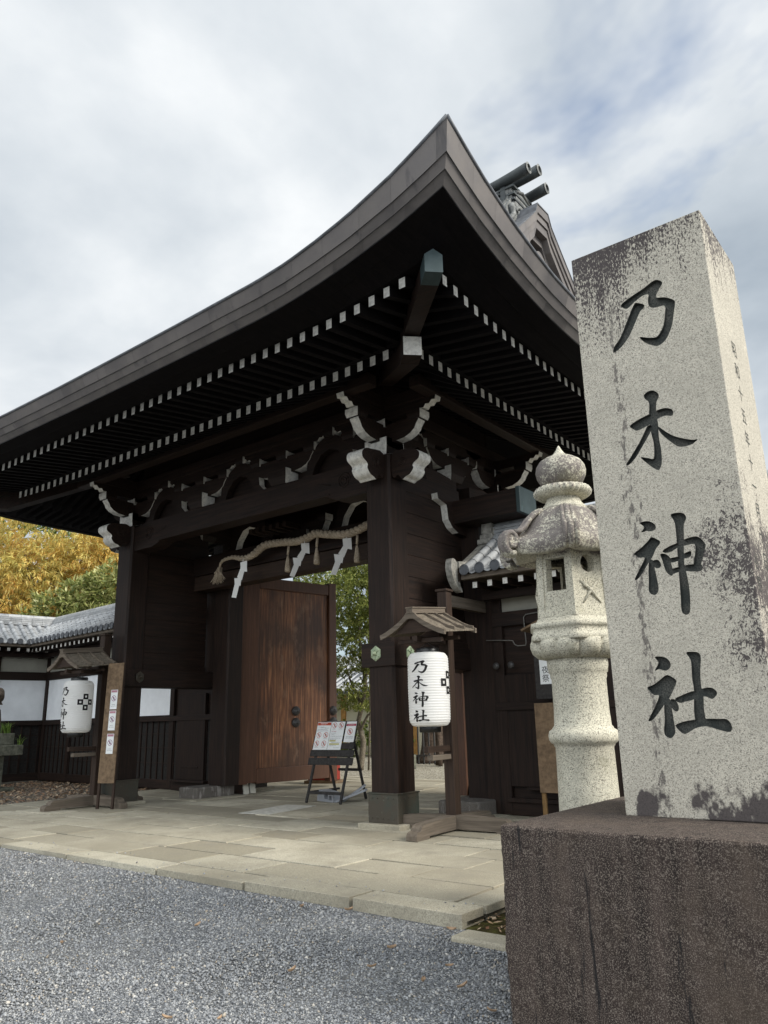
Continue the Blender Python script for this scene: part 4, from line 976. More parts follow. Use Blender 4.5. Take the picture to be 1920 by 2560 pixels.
# ------------------------------------------------------------------ lantern stands and paper lanterns
def make_stand():
    t = thing('lantern_stand', None, 'lantern stand')
    mb = MB()                                             # crossed feet
    FOOT = [(-1, 0.0), (-1, .055), (-.985, .085), (-.95, .10), (-.90, .105), (-.885, .135), (-.85, .165), (-.78, .175), (-.12, .20), (.12, .20), (.78, .175), (.85, .165), (.885, .135), (.90, .105), (.95, .10), (.985, .085), (1, .055), (1, 0.0), (.72, 0), (.70, .03), (-.70, .03), (-.72, 0)]
    mb.prism([(p[0] * 1.02, p[1] + .004) for p in FOOT], 0, -.075, .075, 0); f = mb.build('foot', ['grey_timber_y'], t)
    mb = MB(); mb.prism([(p[0] * .92, p[1] + .006) for p in FOOT], 1, -.073, .073, 0); mb.build('foot', ['grey_timber_x'], t)
    mb = MB(); mb.bbox(-.075, .075, -.075, .075, .16, 3.14, .008); mb.bbox(-.095, .095, -.095, .095, 3.14, 3.175, .006); p = mb.build('post', ['brown_timber_z'], t)
    mb = MB(); mb.bbox(-.035, .035, -.62, -.05, 1.0, 1.075, .005); mb.build('rail', ['brown_timber_y'], t)
    mb = MB(); mb.bbox(-.045, .045, -.53, -.05, .90, .965, .005); mb.build('rail', ['grey_timber_y'], t)
    mb = MB(); mb.bbox(-.035, .035, -.80, -.05, 2.40, 2.47, .005); mb.bbox(-.34, .34, -.70, -.64, 2.385, 2.44, .005); mb.bbox(-.34, .34, -.26, -.20, 2.44, 2.49, .005); mb.build('hanger_arm', ['brown_timber_y'], t)
    r = bpy.data.objects.new('canopy', None)
    # canopy: curved shingled gable roof, tipped slightly forward
    tilt = Matrix.Translation((0, -.46, 2.60)) @ Matrix.Rotation(math.radians(5.5), 4, 'X')
    def zc(x): q = min(1, abs(x) / .48); return .20 - .33 * q + .09 * q * q - .02 * (1 if q > .62 else 0)
    mb = MB(); y0, y1 = -.40, .40
    for s in (1, -1):
        xs = [.02, .06, .12, .18, .24, .2975, .2976, .36, .42, .48]
        for a, c in zip(xs[:-1], xs[1:]):
            za, zb_ = zc(a), zc(c)
            q = [(s * a, y0, za), (s * c, y0, zb_), (s * c, y1, zb_), (s * a, y1, za)]
            lo_ = [(p[0], p[1], p[2] - .022) for p in q]
            q = [tilt @ Vector(p) for p in q]; lo_ = [tilt @ Vector(p) for p in lo_]
            mb.add(q if s > 0 else q[::-1], [(0, 1, 2, 3)]); mb.add(lo_[::-1] if s > 0 else lo_, [(0, 1, 2, 3)])
        e = [(s * .48, y0, zc(.48)), (s * .48, y1, zc(.48)), (s * .48, y1, zc(.48) - .022), (s * .48, y0, zc(.48) - .022)]
        mb.add([tilt @ Vector(p) for p in e], [(0, 1, 2, 3)])
    can = mb.build('canopy', ['silver_wood'], t)
    mb = MB()
    for s in (1, -1):
        for yy in (-.13, .13, .37):
            pts = [(.03, zc(.03) + .012), (.12, zc(.12) + .014), (.22, zc(.22) + .014), (.31, zc(.31) + .02), (.40, zc(.40) + .014), (.485, zc(.485) + .018)]
            for a, c in zip(pts[:-1], pts[1:]):
                vs = [tilt @ Vector((s * p[0], yy + w, p[1] + h)) for p in (a, c) for w in (-.014, .014) for h in (-.012, .022)]
                mb.add(vs, [(1, 3, 7, 5), (0, 4, 6, 2), (0, 1, 5, 4), (2, 6, 7, 3), (0, 2, 3, 1), (4, 5, 7, 6)])
    mb.build('batten', ['grey_timber_x'], can)
    for yy in (y0 - .03, y1 - .01):
        mb = MB()
        po = [(.0, .235), (.06, .20), (.12, .14), (.20, .085), (.30, .03), (.40, -.02), (.50, -.055), (.495, -.115), (.40, -.085), (.28, -.03), (.18, .025), (.10, .085), (.05, .12), (0, .125)]
        full_ = po + [(-p[0], p[1]) for p in po[::-1][1:-1]]
        mb.prism(full_, 1, yy, yy + .04, 0, M4=tilt); mb.build('bargeboard', ['grey_timber_x'], can)
    mb = MB(); mb.bbox(-.05, .05, y0 - .035, y1 + .03, .19, .255, .006, M4=tilt); mb.bbox(-.06, .06, y0 - .04, y1 + .035, .255, .275, .004, M4=tilt); mb.build('ridge_board', ['grey_timber_y'], can)
    mb = MB(); mb.prism([(-.30, -.06), (.30, -.06), (.16, .03), (.05, .115), (-.05, .115), (-.16, .03)], 1, y0 + .02, y0 + .04, 0, M4=tilt); mb.build('gable_board', ['brown_timber_x'], can)
    bpy.data.objects.remove(r)
    return t
LR, LH = .272, .94
def lrad(z):                                              # paper body radius at height z of 0..LH
    e = .10; q = min(z, LH - z)
    r = LR if q >= e else LR * (.70 + .30 * math.sqrt(max(0, 1 - ((e - q) / e) ** 2)))
    return r * (1 - .05 * abs(z / LH - .55))
def make_lantern(text_deg, crests):
    t = thing('paper_lantern', None, 'paper lantern', group='paper lanterns')
    mb = MB(); prof = []
    n = 28 * 4
    for i in range(n + 1):
        z = LH * i / n; rip = .0065 * (abs(math.sin(math.pi * 28 * i / n)) - .5); prof.append((lrad(z) + rip, z))
    mb.lathe(prof, 56); body = mb.build('paper_body', ['lantern_paper'], t)
    mb = MB(); mb.lathe([(.15, LH - .01), (.152, LH), (.152, LH + .055), (.145, LH + .06)], 36); mb.build('top_ring', ['black_lacquer'], t)
    mb = MB(); mb.lathe([(.13, -.075), (.14, -.07), (.14, 0), (.135, .01)], 36); mb.build('bottom_ring', ['black_lacquer'], t)
    mb = MB(); mb.tube([(-.14, 0, LH + .05), (0, 0, LH + .13), (.14, 0, LH + .05)], .006, 6); mb.tube([(0, 0, LH + .12), (0, 0, LH + .20)], .005, 6); mb.build('handle', ['iron'], t)
    def wrap(s, z, deg, off=.0055): a = math.radians(deg) + s / LR; r = lrad(z) + off; return (r * math.cos(a), r * math.sin(a), z)
    # four brush-written characters down the side
    mb = MB(); w = .235; slots = [(.885, .70), (.68, .485), (.465, .25), (.225, .055)]
    for (ch, (zt_, zb_)) in zip(GLYPH.values(), [(a * LH, c * LH) for a, c in slots]):
        pts = [p for l in ch for p in l]; x0 = min(p[0] for p in pts); x1 = max(p[0] for p in pts); q0 = min(p[1] for p in pts); q1 = max(p[1] for p in pts)
        for l in ch:
            bm = bmesh.new(); po = smooth_poly([((p[0] - x0) / (x1 - x0) * w - w / 2, zb_ + .006 + (p[1] - q0) / (q1 - q0) * (zt_ - zb_ - .012)) for p in l], 2)
            vs = [bm.verts.new((p[0], p[1], 0)) for p in po]
            for tr in tessellate_polygon([[Vector((p[0], p[1], 0)) for p in po]]):
                try: bm.faces.new([vs[i] for i in tr])
                except ValueError: pass
            for _ in range(2):
                ed = [e for e in bm.edges if e.calc_length() > .03]
                if ed: bmesh.ops.subdivide_edges(bm, edges=ed, cuts=1); bmesh.ops.triangulate(bm, faces=bm.faces[:])
            for v in bm.verts: v.co = Vector(wrap(v.co.x, v.co.y, text_deg))
            mb.bm(bm)
    mb.build('lettering', ['ink'], body)
    for cd in crests:
        mb = MB(); s = .098; g = .036
        for cx, cz in ((0, s), (-s, 0), (s, 0), (0, -s)):
            for (a, c, d, e) in ((-.5, .5, .18, .5), (-.5, .5, -.5, -.18), (-.5, -.18, -.18, .18), (.18, .5, -.18, .18)):
                mb.grid(lambda i, j: wrap(cx + (a + (c - a) * i) * s, LH * .58 + cz + (d + (e - d) * j) * s, cd), 4, 3, 0, False)
        mb.build('crest', ['ink'], body)
    return t
st1 = make_stand(); st1['group'] = 'lantern stands before the gate'
st1.location = (.77, .20, 0); st1.rotation_euler = (0, 0, math.radians(2.9)); st1['label'] = 'roofed timber lantern stand on crossed feet beside the near gate column'
st2 = copy_tree(st1); st2.location = (-6.91, -.21, 0); st2.rotation_euler = (0, 0, math.radians(1)); st2['label'] = 'roofed timber lantern stand half hidden behind the tall narrow board with notices'
def hang(st, rz, td, label):
    p = Matrix.Translation(st.location) @ st.rotation_euler.to_matrix().to_4x4() @ Vector((0, -.5, 1.325))
    l = make_lantern(td, [td + 92, td - 92]); l.location = p; l.rotation_euler = (0, 0, rz); l['label'] = label; return l
vd = lambda p: math.degrees(math.atan2(CAM.y - p[1], CAM.x - p[0]))
hang(st1, 0, vd((.77, -.3)) - 26, 'white paper lantern with its four characters facing front, beside the near column')
hang(st2, 0, vd((-6.9, -.7)) - 62, 'white paper lantern showing its black four-square crest, left of the narrow notice board')
# ------------------------------------------------------------------ narrow notice board by the far column
nb = thing('notice_board', 'tall narrow wooden board with three small paper notices leaning by the far column', 'notice board', (-6.255, -.415, 0), math.radians(18.5))
tl = Matrix.Rotation(math.radians(-2.0), 4, 'X')
b = MB(); b.bbox(-.175, .175, -.03, -.012, .44, 2.57, .003, M4=tl); b.build('board', ['ochre_board'], nb)
for x in (-.16, .16):
    b = MB(); b.bbox(x - .022, x + .022, -.012, .03, 0, 2.585, .004, M4=tl); b.build('leg', ['brown_timber_z'], nb)
def sign_icon(mb, cx, cz, r, M4, ring_mi, mark_mi, y):
    """round prohibition mark: ring, slash and a little figure"""
    def P(x, z, dy=0): return M4 @ Vector((x, y - dy, z))
    n = 20
    for k in range(n):
        a0, a1 = 6.28318 * k / n, 6.28318 * (k + 1) / n
        mb.add([P(cx + r * math.cos(a0), cz + r * math.sin(a0), .0012), P(cx + r * math.cos(a1), cz + r * math.sin(a1), .0012), P(cx + r * .84 * math.cos(a1), cz + r * .84 * math.sin(a1), .0012), P(cx + r * .84 * math.cos(a0), cz + r * .84 * math.sin(a0), .0012)], [(3, 2, 1, 0)], ring_mi)
    d = r * .6; w = r * .09
    mb.add([P(cx - d - w, cz + d - w, .0014), P(cx - d + w, cz + d + w, .0014), P(cx + d + w, cz - d + w, .0014), P(cx + d - w, cz - d - w, .0014)], [(3, 2, 1, 0)], ring_mi)
    for (x0, x1, z0, z1) in ((-.12, .14, .22, .5), (-.28, .26, -.28, .18), (-.2, -.04, -.55, -.28), (.08, .24, -.5, -.28)):
        mb.add([P(cx + r * x0, cz + r * z0, .0008), P(cx + r * x1, cz + r * z0, .0008), P(cx + r * x1, cz + r * z1, .0008), P(cx + r * x0, cz + r * z1, .0008)], [(0, 1, 2, 3)], mark_mi)
def rect(mb, x0, x1, z0, z1, M4, y, mi): mb.add([M4 @ Vector(p) for p in ((x0, y, z0), (x1, y, z0), (x1, y, z1), (x0, y, z1))], [(0, 1, 2, 3)], mi)
def textrow(mb, x0, x1, z, h, M4, y, mi, rnd):
    x = x0
    while x < x1 - h * .4:
        w = rnd.uniform(.5, .95) * h
        for q in range(rnd.randint(2, 3)):
            zz_ = z + rnd.uniform(-.4, .4) * h; rect(mb, x, min(x1, x + w), zz_ - h * .10, zz_ + h * .10, M4, y, mi)
        xx = x + w * rnd.uniform(.2, .7); rect(mb, xx, xx + h * .16, z - h * .5, z + h * .5, M4, y, mi); x += w + h * .22
rnd = random.Random(3)
for zc_ in (1.905, 1.53, 1.12):
    b = MB(); w = .075; h = .175; xc = .02
    b.bbox(xc - w, xc + w, -.034, -.0305, zc_ - h, zc_ + h, .0008, 0, tl)
    y = -.0348
    rect(b, xc - w * .88, xc + w * .88, zc_ + h * .72, zc_ + h * .96, tl, y, 1); textrow(b, xc - w * .7, xc + w * .7, zc_ + h * .84, .014, tl, y - .0006, 2, rnd)
    sign_icon(b, xc, zc_ + .02, .052, tl, 4, 3, y); textrow(b, xc - w * .5, xc + w * .5, zc_ - h * .52, .012, tl, y, 3, rnd); textrow(b, xc - w * .7, xc + w * .7, zc_ - h * .68, .010, tl, y, 3, rnd)
    b.build('notice', ['sheet_white', 'sheet_mauve', 'sheet_crimson', 'sheet_grey_ink', 'sheet_purple'], nb)
# ------------------------------------------------------------------ A-frame sign in the gateway
af = thing('a_frame_sign', 'dark slatted easel sign with three printed sheets standing in the gateway', 'sign', (-3.27, 2.56, 0), math.radians(2))
fy = lambda z: -.50 + .47 * z / 1.42
tf = lambda z: Matrix.Translation((0, fy(z), z)) @ Matrix.Rotation(math.radians(-18.3), 4, 'X')
for x in (-.40, .40):
    for sgn in (1, -1):
        b = MB(); lean = Matrix.Translation((x - (0 if sgn > 0 else (.19 if x > 0 else .10)), -.50 * sgn, 0)) @ Matrix.Rotation(math.radians(-18.3 * sgn), 4, 'X')
        b.bbox(-.022, .022, -.018, .018, 0, 1.48, .004, M4=lean); b.build('leg', ['board_black'], af)
for z0, z1, w in ((.64, .765, .53), (.785, .90, .52), (.92, 1.02, .50), (1.05, 1.15, .50), (1.17, 1.27, .49), (1.29, 1.41, .48)):
    b = MB(); m4 = tf(z0); b.bbox(-w, w, -.040, -.020, 0, (z1 - z0) * 1.05, .003, 0, m4); b.build('slat', ['board_black'], af)
b = MB(); b.bbox(-.42, .42, -.035, .035, 1.395, 1.425, .003); b.bbox(-.40, .40, -.47, -.44, .15, .20, .003); b.bbox(-.41, -.38, -.45, .45, .155, .195, .003); b.bbox(-.40, .16, .42, .45, .50, .55, .003); b.build('brace', ['board_black'], af)
m4 = tf(.90)
def sheet(x0, x1, z0, z1):
    b = MB(); b.bbox(x0, x1, -.048, -.0425, z0, z1, .001, 0, m4); return b
mats = ['sheet_white', 'sheet_red', 'sheet_grey_ink', 'sheet_crimson', 'sheet_yellow', 'sheet_purple']
b = sheet(-.47, -.13, .0, .525); y = -.0492; rect(b, -.465, -.135, .46, .515, m4, y, 1); textrow(b, -.40, -.22, .495, .018, m4, y - .0006, 0, rnd); textrow(b, -.38, -.24, .47, .010, m4, y - .0006, 0, rnd)
for zz_, a, c in ((.43, -.44, -.30), (.415, -.38, -.25), (.405, -.28, -.17), (.38, -.45, -.2), (.355, -.45, -.18)): textrow(b, a, c, zz_, .012, m4, y, 2, rnd)
for ix, iz in ((-.385, .275), (-.215, .275), (-.395, .115), (-.225, .115)): sign_icon(b, ix, iz, .055, m4, 1, 2, y); textrow(b, ix - .045, ix + .045, iz - .07, .010, m4, y, 2, rnd)
b.build('poster', mats, af)
b = sheet(-.12, .20, .0, .525)
for ix in (-.04, .115): sign_icon(b, ix, .455, .055, m4, 1, 2, y); textrow(b, ix - .05, ix + .05, .385, .010, m4, y, 2, rnd)
textrow(b, -.09, .03, .345, .016, m4, y, 3, rnd)
for zz_, a, c in ((.31, -.09, .02), (.28, -.08, -.01), (.25, -.10, .17), (.215, -.10, .16), (.19, -.10, .06), (.135, -.05, .16), (.075, -.10, .08), (.035, .02, .16)): textrow(b, a, c, zz_, .012, m4, y, 2, rnd)
for zz_, a, c in ((.165, -.10, .05), (.105, -.09, .15)): rect(b, a, c, zz_ - .012, zz_ + .012, m4, y, 4); textrow(b, a + .01, c - .01, zz_, .014, m4, y - .0006, 2, rnd)
b.build('poster', mats, af)
b = sheet(.24, .475, .14, .525); rect(b, .245, .47, .44, .48, m4, y, 3); textrow(b, .27, .44, .46, .014, m4, y - .0006, 0, rnd); sign_icon(b, .355, .335, .058, m4, 1, 5, y)
for zz_ in (.24, .215): textrow(b, .27, .45, zz_, .012, m4, y, 2, rnd)
b.build('poster', mats, af)
# weights lying inside the frame
wt_ = thing('sign_weight', 'grey moulded weight with two square holes lying in the easel sign', 'weight', (-3.42, 2.42, 0), math.radians(-14), 'grey weights in the easel sign')
b = MB(); hol = [[(-.02, .045), (.09, .045), (.09, .125), (-.02, .125)], [(.12, .035), (.22, .035), (.22, .115), (.12, .115)]]
out_ = [(-.26, .0), (.26, .0), (.26, .12), (.06, .17), (-.24, .20), (-.20, .13), (-.26, .09)]
tr = tessellate_polygon([[Vector((p[0], p[1], 0)) for p in out_]] + [[Vector((p[0], p[1], 0)) for p in h] for h in hol]); allp = out_ + hol[0] + hol[1]
for t in tr:
    q = [Vector((allp[i][0], -.10, allp[i][1])) for i in t]; n_ = (q[1] - q[0]).cross(q[2] - q[0]); b.add(q if n_.y < 0 else q[::-1], [(0, 1, 2)])
n = len(out_)
for i in range(n):
    p, q = out_[i], out_[(i + 1) % n]; b.add([(p[0], -.10, p[1]), (p[0], .14, p[1]), (q[0], .14, q[1]), (q[0], -.10, q[1])], [(0, 1, 2, 3)])
b.add([(p[0], .14, p[1]) for p in out_], [tuple(range(n))])
for h in hol:
    for i in range(4):
        p, q = h[i], h[(i + 1) % 4]; b.add([(p[0], -.10, p[1]), (q[0], -.10, q[1]), (q[0], .06, q[1]), (p[0], .06, p[1])], [(0, 1, 2, 3)])
    b.add([(p[0], .06, p[1]) for p in h], [(0, 1, 2, 3)])
b.build('body', ['grey_plastic'], wt_)
for k, (x, yy, yaw, tip_, lab) in enumerate(((-3.05, 2.62, 38, 33, 'grey rounded plate leaning up inside the easel sign, behind the flatter one'), (-2.98, 2.52, 33, 19, 'grey rounded plate lying nearly flat inside the easel sign'))):
    b = MB(); po = smooth_poly([(-.28, -.10), (.24, -.13), (.30, -.10), (.32, 0), (.30, .10), (.24, .13), (-.28, .10)], 3); b.prism(po, 2, 0, .035)
    o = b.build('weight_plate', ['grey_plastic']); o.location = (x, yy, .09); o.rotation_euler = (0, math.radians(-tip_), math.radians(yaw)); tag(o, lab, 'weight', 'grey weights in the easel sign')
# ------------------------------------------------------------------ straw rope with paper streamers
def rope_path():
    pts = [(-5.47, 1.36, 4.46), (-5.40, 1.32, 4.57), (-5.28, 1.30, 4.64), (-5.0, 1.30, 4.66), (-4.75, 1.30, 4.60), (-4.55, 1.30, 4.59), (-4.35, 1.30, 4.64), (-4.15, 1.30, 4.74), (-3.95, 1.30, 4.765), (-3.55, 1.30, 4.74), (-3.2, 1.30, 4.70), (-2.9, 1.30, 4.73), (-2.72, 1.30, 4.77), (-2.4, 1.30, 4.70), (-2.05, 1.30, 4.64), (-1.75, 1.30, 4.655), (-1.45, 1.30, 4.73), (-1.2, 1.30, 4.80), (-.8, 1.32, 4.76), (-.4, 1.35, 4.78)]
    out = []; P = [Vector(p) for p in pts]
    for i in range(len(P) - 1):
        p0, p1, p2, p3 = P[max(0, i - 1)], P[i], P[i + 1], P[min(len(P) - 1, i + 2)]
        for j in range(12):
            t = j / 12; out.append(.5 * ((2 * p1) + (p2 - p0) * t + (2 * p0 - 5 * p1 + 4 * p2 - p3) * t * t + (3 * p1 - p0 - 3 * p2 + p3) * t ** 3))
    return out
RP = rope_path()
rope = thing('sacred_rope', 'thick twisted straw rope hung with tassels across the gateway under the lintel', 'straw rope', (-3.0, 1.30, 4.65))
b = MB(); off = Vector(rope.location)
for s in range(3):
    pts = []; rad = []; L = 0
    for i, p in enumerate(RP):
        if i: L += (RP[i] - RP[i - 1]).length
        t = (RP[min(i + 1, len(RP) - 1)] - RP[max(0, i - 1)]).normalized(); u = t.cross(Vector((0, 1, 0))).normalized(); w = t.cross(u)
        grow = min(1, .35 + max(0, L - .15) * .55); a = L * 20 + s * 2.094
        pts.append(p - off + (u * math.cos(a) + w * math.sin(a)) * .036 * grow); rad.append(.044 * grow)
    b.tube(pts, rad, 9)
b.build('rope', ['straw_rope'], rope)
b = MB()
for k in range(70):
    x = RNG.normal(0, .02); pts = [Vector((-5.46 + x, 1.36 + RNG.normal(0, .02), 4.52)), Vector((-5.50 + x * 2, 1.36 + RNG.normal(0, .03), 4.42)), Vector((-5.47 + x * 4 + RNG.normal(0, .03), 1.34 + RNG.normal(0, .04), 4.22 + RNG.uniform(-.05, .10)))]
    b.tube([p - off for p in pts], [.010, .011, .004], 5)
b.build('frayed_end', ['straw_rope'], rope)
def rope_z(x): i = min(range(len(RP)), key=lambda k: abs(RP[k].x - x) + (1 if k < 30 else 0)); return RP[i].z
for x in (-3.42, -2.68, -1.72):
    b = MB(); z = rope_z(x) - .07
    b.tube([(x - off.x, 0, z - off.z), (x + .01 - off.x, -.02, z - .10 - off.z), (x - off.x, -.02, z - .19 - off.z)], [.022, .026, .022], 7)
    b.lathe([(.018, -.20), (.030, -.25), (.045, -.34), (.058, -.44), (.055, -.50), (.04, -.515)], 14, (x - off.x, -.02, z - off.z), fr=lambda a, i: 1 + .08 * math.sin(a * 9))
    b.build('tassel', ['straw_rope'], rope)
def shide(x, yaw, sc, label):
    t = MB(); pieces = [((0, 0), (.16, .02), (.17, -.21), (.015, -.18)), ((.02, -.13), (.10, -.17), (.02, -.36), (-.08, -.29)), ((-.16, -.30), (.02, -.31), (-.01, -.47), (-.14, -.44)), ((-.13, -.43), (-.03, -.45), (-.13, -.70), (-.22, -.68))]
    for k, q in enumerate(pieces):
        f = [Vector((p[0], -.012 * k + (.03 if i in (1, 2) else -.015), p[1])) for i, p in enumerate(q)]
        n_ = Vector((0, .0015, 0)); t.add([p - n_ for p in f], [(3, 2, 1, 0)]); t.add([p + n_ for p in f], [(0, 1, 2, 3)])
        for i in range(4): t.add([f[i] - n_, f[(i + 1) % 4] - n_, f[(i + 1) % 4] + n_, f[i] + n_], [(0, 1, 2, 3)])
    t.tube([(.07, 0, .06), (.07, 0, -.02)], .006, 5)
    o = t.build('paper_streamer', ['shide_paper']); o.location = (x, 1.22, rope_z(x) - .10); o.rotation_euler = (0, 0, math.radians(yaw)); o.scale = (sc, 1, abs(sc) * .98 if sc > 0 else abs(sc)); tag(o, label, 'paper streamer', 'paper streamers on the rope'); return o
shide(-4.66, -8, 1.0, 'white zigzag paper streamer nearest the frayed end of the rope')
shide(-3.02, 40, .92, 'middle white zigzag paper streamer on the straw rope')
shide(-2.0, 34, .95, 'white zigzag paper streamer nearest the near column')
# ------------------------------------------------------------------ small things about the gate
def wedge(x, y, lab, flip, rz):
    t = thing('door_block', lab, 'door block', (x, y, 0), rz, 'wooden blocks behind the post stones')
    b = MB(); b.prism([(-.30, 0), (.26, 0), (.20, .36), (-.28, .36)] if not flip else [(-.26, 0), (.30, 0), (.28, .36), (-.20, .36)], 1, -.19, .19, 0); b.build('block', ['brown_timber_x'], t)
    e = 1 if not flip else -1
    for yy in (-.10, .10):
        b = MB(); b.prism([(e * .265, 0), (e * .295, 0), (e * .232, .37), (e * .205, .365)], 1, yy - .075, yy + .075, 0); b.build('end_board', ['ochre_plastic'] if not flip else ['brown_timber_z'], t)
    return t
wedge(-6.36, 2.86, 'dark wooden block with two pale end boards beside the open door', False, math.radians(4))
wedge(-.22, 2.72, 'dark wedge-shaped wooden block behind the near post stone', True, 0)
rb_ = thing('red_box', 'small red wooden box on a low stand showing under the open door', 'box', (-6.55, 5.7, 0), .3)
b = MB(); b.bbox(-.42, .42, -.25, .25, 0, .07, .01); b.build('stand', ['ochre_board'], rb_); b = MB(); b.bbox(-.34, .34, -.20, .20, .07, .42, .02); b.build('box', ['red_paint'], rb_)
# boards before the right-hand wall
ob = thing('plain_board', 'plain brown plywood board on two legs behind the stone lantern', 'board', (1.62, 1.42, 0), 0)
b = MB(); b.bbox(-.19, .23, -.03, -.012, .40, 1.60, .003); b.build('board', ['ochre_board'], ob)
for x in (-.15, .19):
    b = MB(); b.bbox(x - .03, x + .03, -.012, .03, 0, 1.58, .004); b.build('leg', ['leg_ochre' if x < 0 else 'brown_timber_z'], ob)
pbd = thing('poster_board', 'small dark roofed board with a hand-lettered white poster behind the stone lantern', 'notice board', (1.72, 1.60, 0), 0)
b = MB(); b.bbox(-.33, .36, -.04, .0, 1.66, 2.44, .004); b.build('board', ['board_black'], pbd)
b = MB(); b.bbox(-.02, .06, .0, .07, 0, 2.5, .004); b.build('post', ['brown_timber_z'], pbd)
b = MB()
for s in (1, -1): b.bbox(-.02, .50, -.13, .16, -.02, .012, .003, 0, Matrix.Translation((.015, 0, 2.84)) @ Matrix.Rotation(math.pi if s < 0 else 0, 4, 'Z') @ Matrix.Rotation(math.radians(22), 4, 'Y'))
b.build('small_roof', ['ochre_board'], pbd)
XZ = Matrix(((1, 0, 0, 0), (0, 0, -1, 0), (0, 1, 0, 0), (0, 0, 0, 1)))   # text plane -> facing -y
b = MB(); b.bbox(-.245, .30, -.045, -.0405, 1.865, 2.40, .001)
for k, c in enumerate('夜祭'): text_mb(c, .115, Matrix.Translation((-.155, -.047, 2.06 - k * .12)) @ XZ, mb=b, mi=1)
for k, c in enumerate('十一月十一日'): text_mb(c, .035, Matrix.Translation((-.035, -.047, 2.10 - k * .036)) @ XZ, mb=b, mi=1)
b.build('poster', ['sheet_white', 'ink'], pbd)
pq = MB(); pq.bbox(-.32, .32, -.66, .66, 0, .009, .003)
o = pq.build('floor_plate', ['pale_stone']); o.location = (-3.28, .98, .0); o.rotation_euler = (0, 0, math.radians(9)); tag(o, 'pale worn plate let flat into the paving before the gateway', 'floor plate')
# ------------------------------------------------------------------ ground
def sheet_mesh(x0, x1, y0, y1, z, nx=1, ny=1, amp=0, sc=1):
    def f(i, j):
        x, y = x0 + (x1 - x0) * i, y0 + (y1 - y0) * j
        e = min(1, min(i, 1 - i, j, 1 - j) * 8)
        return (x, y, z + amp * e * (math.sin(x * 2.1 * sc) * math.sin(y * 2.7 * sc) + .6 * math.sin(x * 5.3 * sc + 1) * math.sin(y * 4.7 * sc) + RNG.normal(0, .25)))
    return MB().grid(f, nx, ny, 0, True)
def gz(x, y): return np.clip(-.060 - .009 * x, -.14, -.015) - .034 * np.clip(-3.55 - y, 0, 2.2)
struct('ground', sheet_mesh(-300, 300, -300, 300, -.30), ['gravel'])
struct('gravel_forecourt', MB().grid(lambda i, j: (-30 + 60 * i, -30 + 26.9 * j, float(gz(-30 + 60 * i, -30 + 26.9 * j)) - .012), 60, 60, 0, True), ['gravel'])
struct('soil', sheet_mesh(-9.3, 3.28, -3.44, 9.3, -.06), ['soil'])
struct('inner_gravel', sheet_mesh(-60, 30, 7.78, 60, -.02, 60, 40, .02, .5), ['inner_gravel'])
struct('litter_ground', sheet_mesh(-40, -9.12, -3.45, 9, -.03, 60, 40, .012), ['leaf_litter'])
struct('moss_ground', sheet_mesh(3.26, 9, -3.5, 2.5, -.095, 60, 60, .014, 2), ['moss'])
pv = MB()
def slab(x0, x1, y0, y1, th=.12):
    g = RNG.choice([.006, .009, .012, .019]); dz = RNG.normal(0, .0045); tx, ty = RNG.normal(0, .003, 2)
    o = len(pv.v); pv.bbox(x0 + g, x1 - g, y0 + g, y1 - g, -th, 0, .006)
    for i in range(o, len(pv.v)):
        p = pv.v[i]; q = 1 if p[2] > -.05 else 0
        pv.v[i] = (p[0] + RNG.normal(0, .0015), p[1] + RNG.normal(0, .0015), p[2] + q * (dz + tx * (p[0] - x0) + ty * (p[1] - y0)))
def rows(x0, x1, edges, lo, hi, th=.12):
    for a, b in zip(edges[:-1], edges[1:]):
        x = x1 + RNG.uniform(0, .5); first = True
        while x > x0:
            w = RNG.uniform(lo, hi); xa = max(x0, x - w); xb = min(x, x1)
            if xb - xa > .12: slab(xa, xb, a, b, th)
            x -= w
rows(-9.1, 3.27, [-3.53, -3.18], 1.2, 1.75, .20)
y = -3.18
while y < -.2: slab(2.97, 3.27, y, y + .78); y += .78
ed = [-3.18, -2.55, -1.98, -1.36, -.80, -.22]
rows(-9.1, 2.97, ed, .85, 1.45)
ed = [-.22]
while ed[-1] < 7.7: ed.append(ed[-1] + RNG.uniform(.5, .66))
ed[-1] = 7.76
rows(-9.1, 2.6, ed, .85, 1.45)
struct('paving', pv, ['paving'])
kb = MB()
for k in range(2): kb.bbox(3.32 + k * .74, 4.05 + k * .74, -3.78, -3.55, -.25, -.075, .015)
struct('kerb', kb, ['paving'])
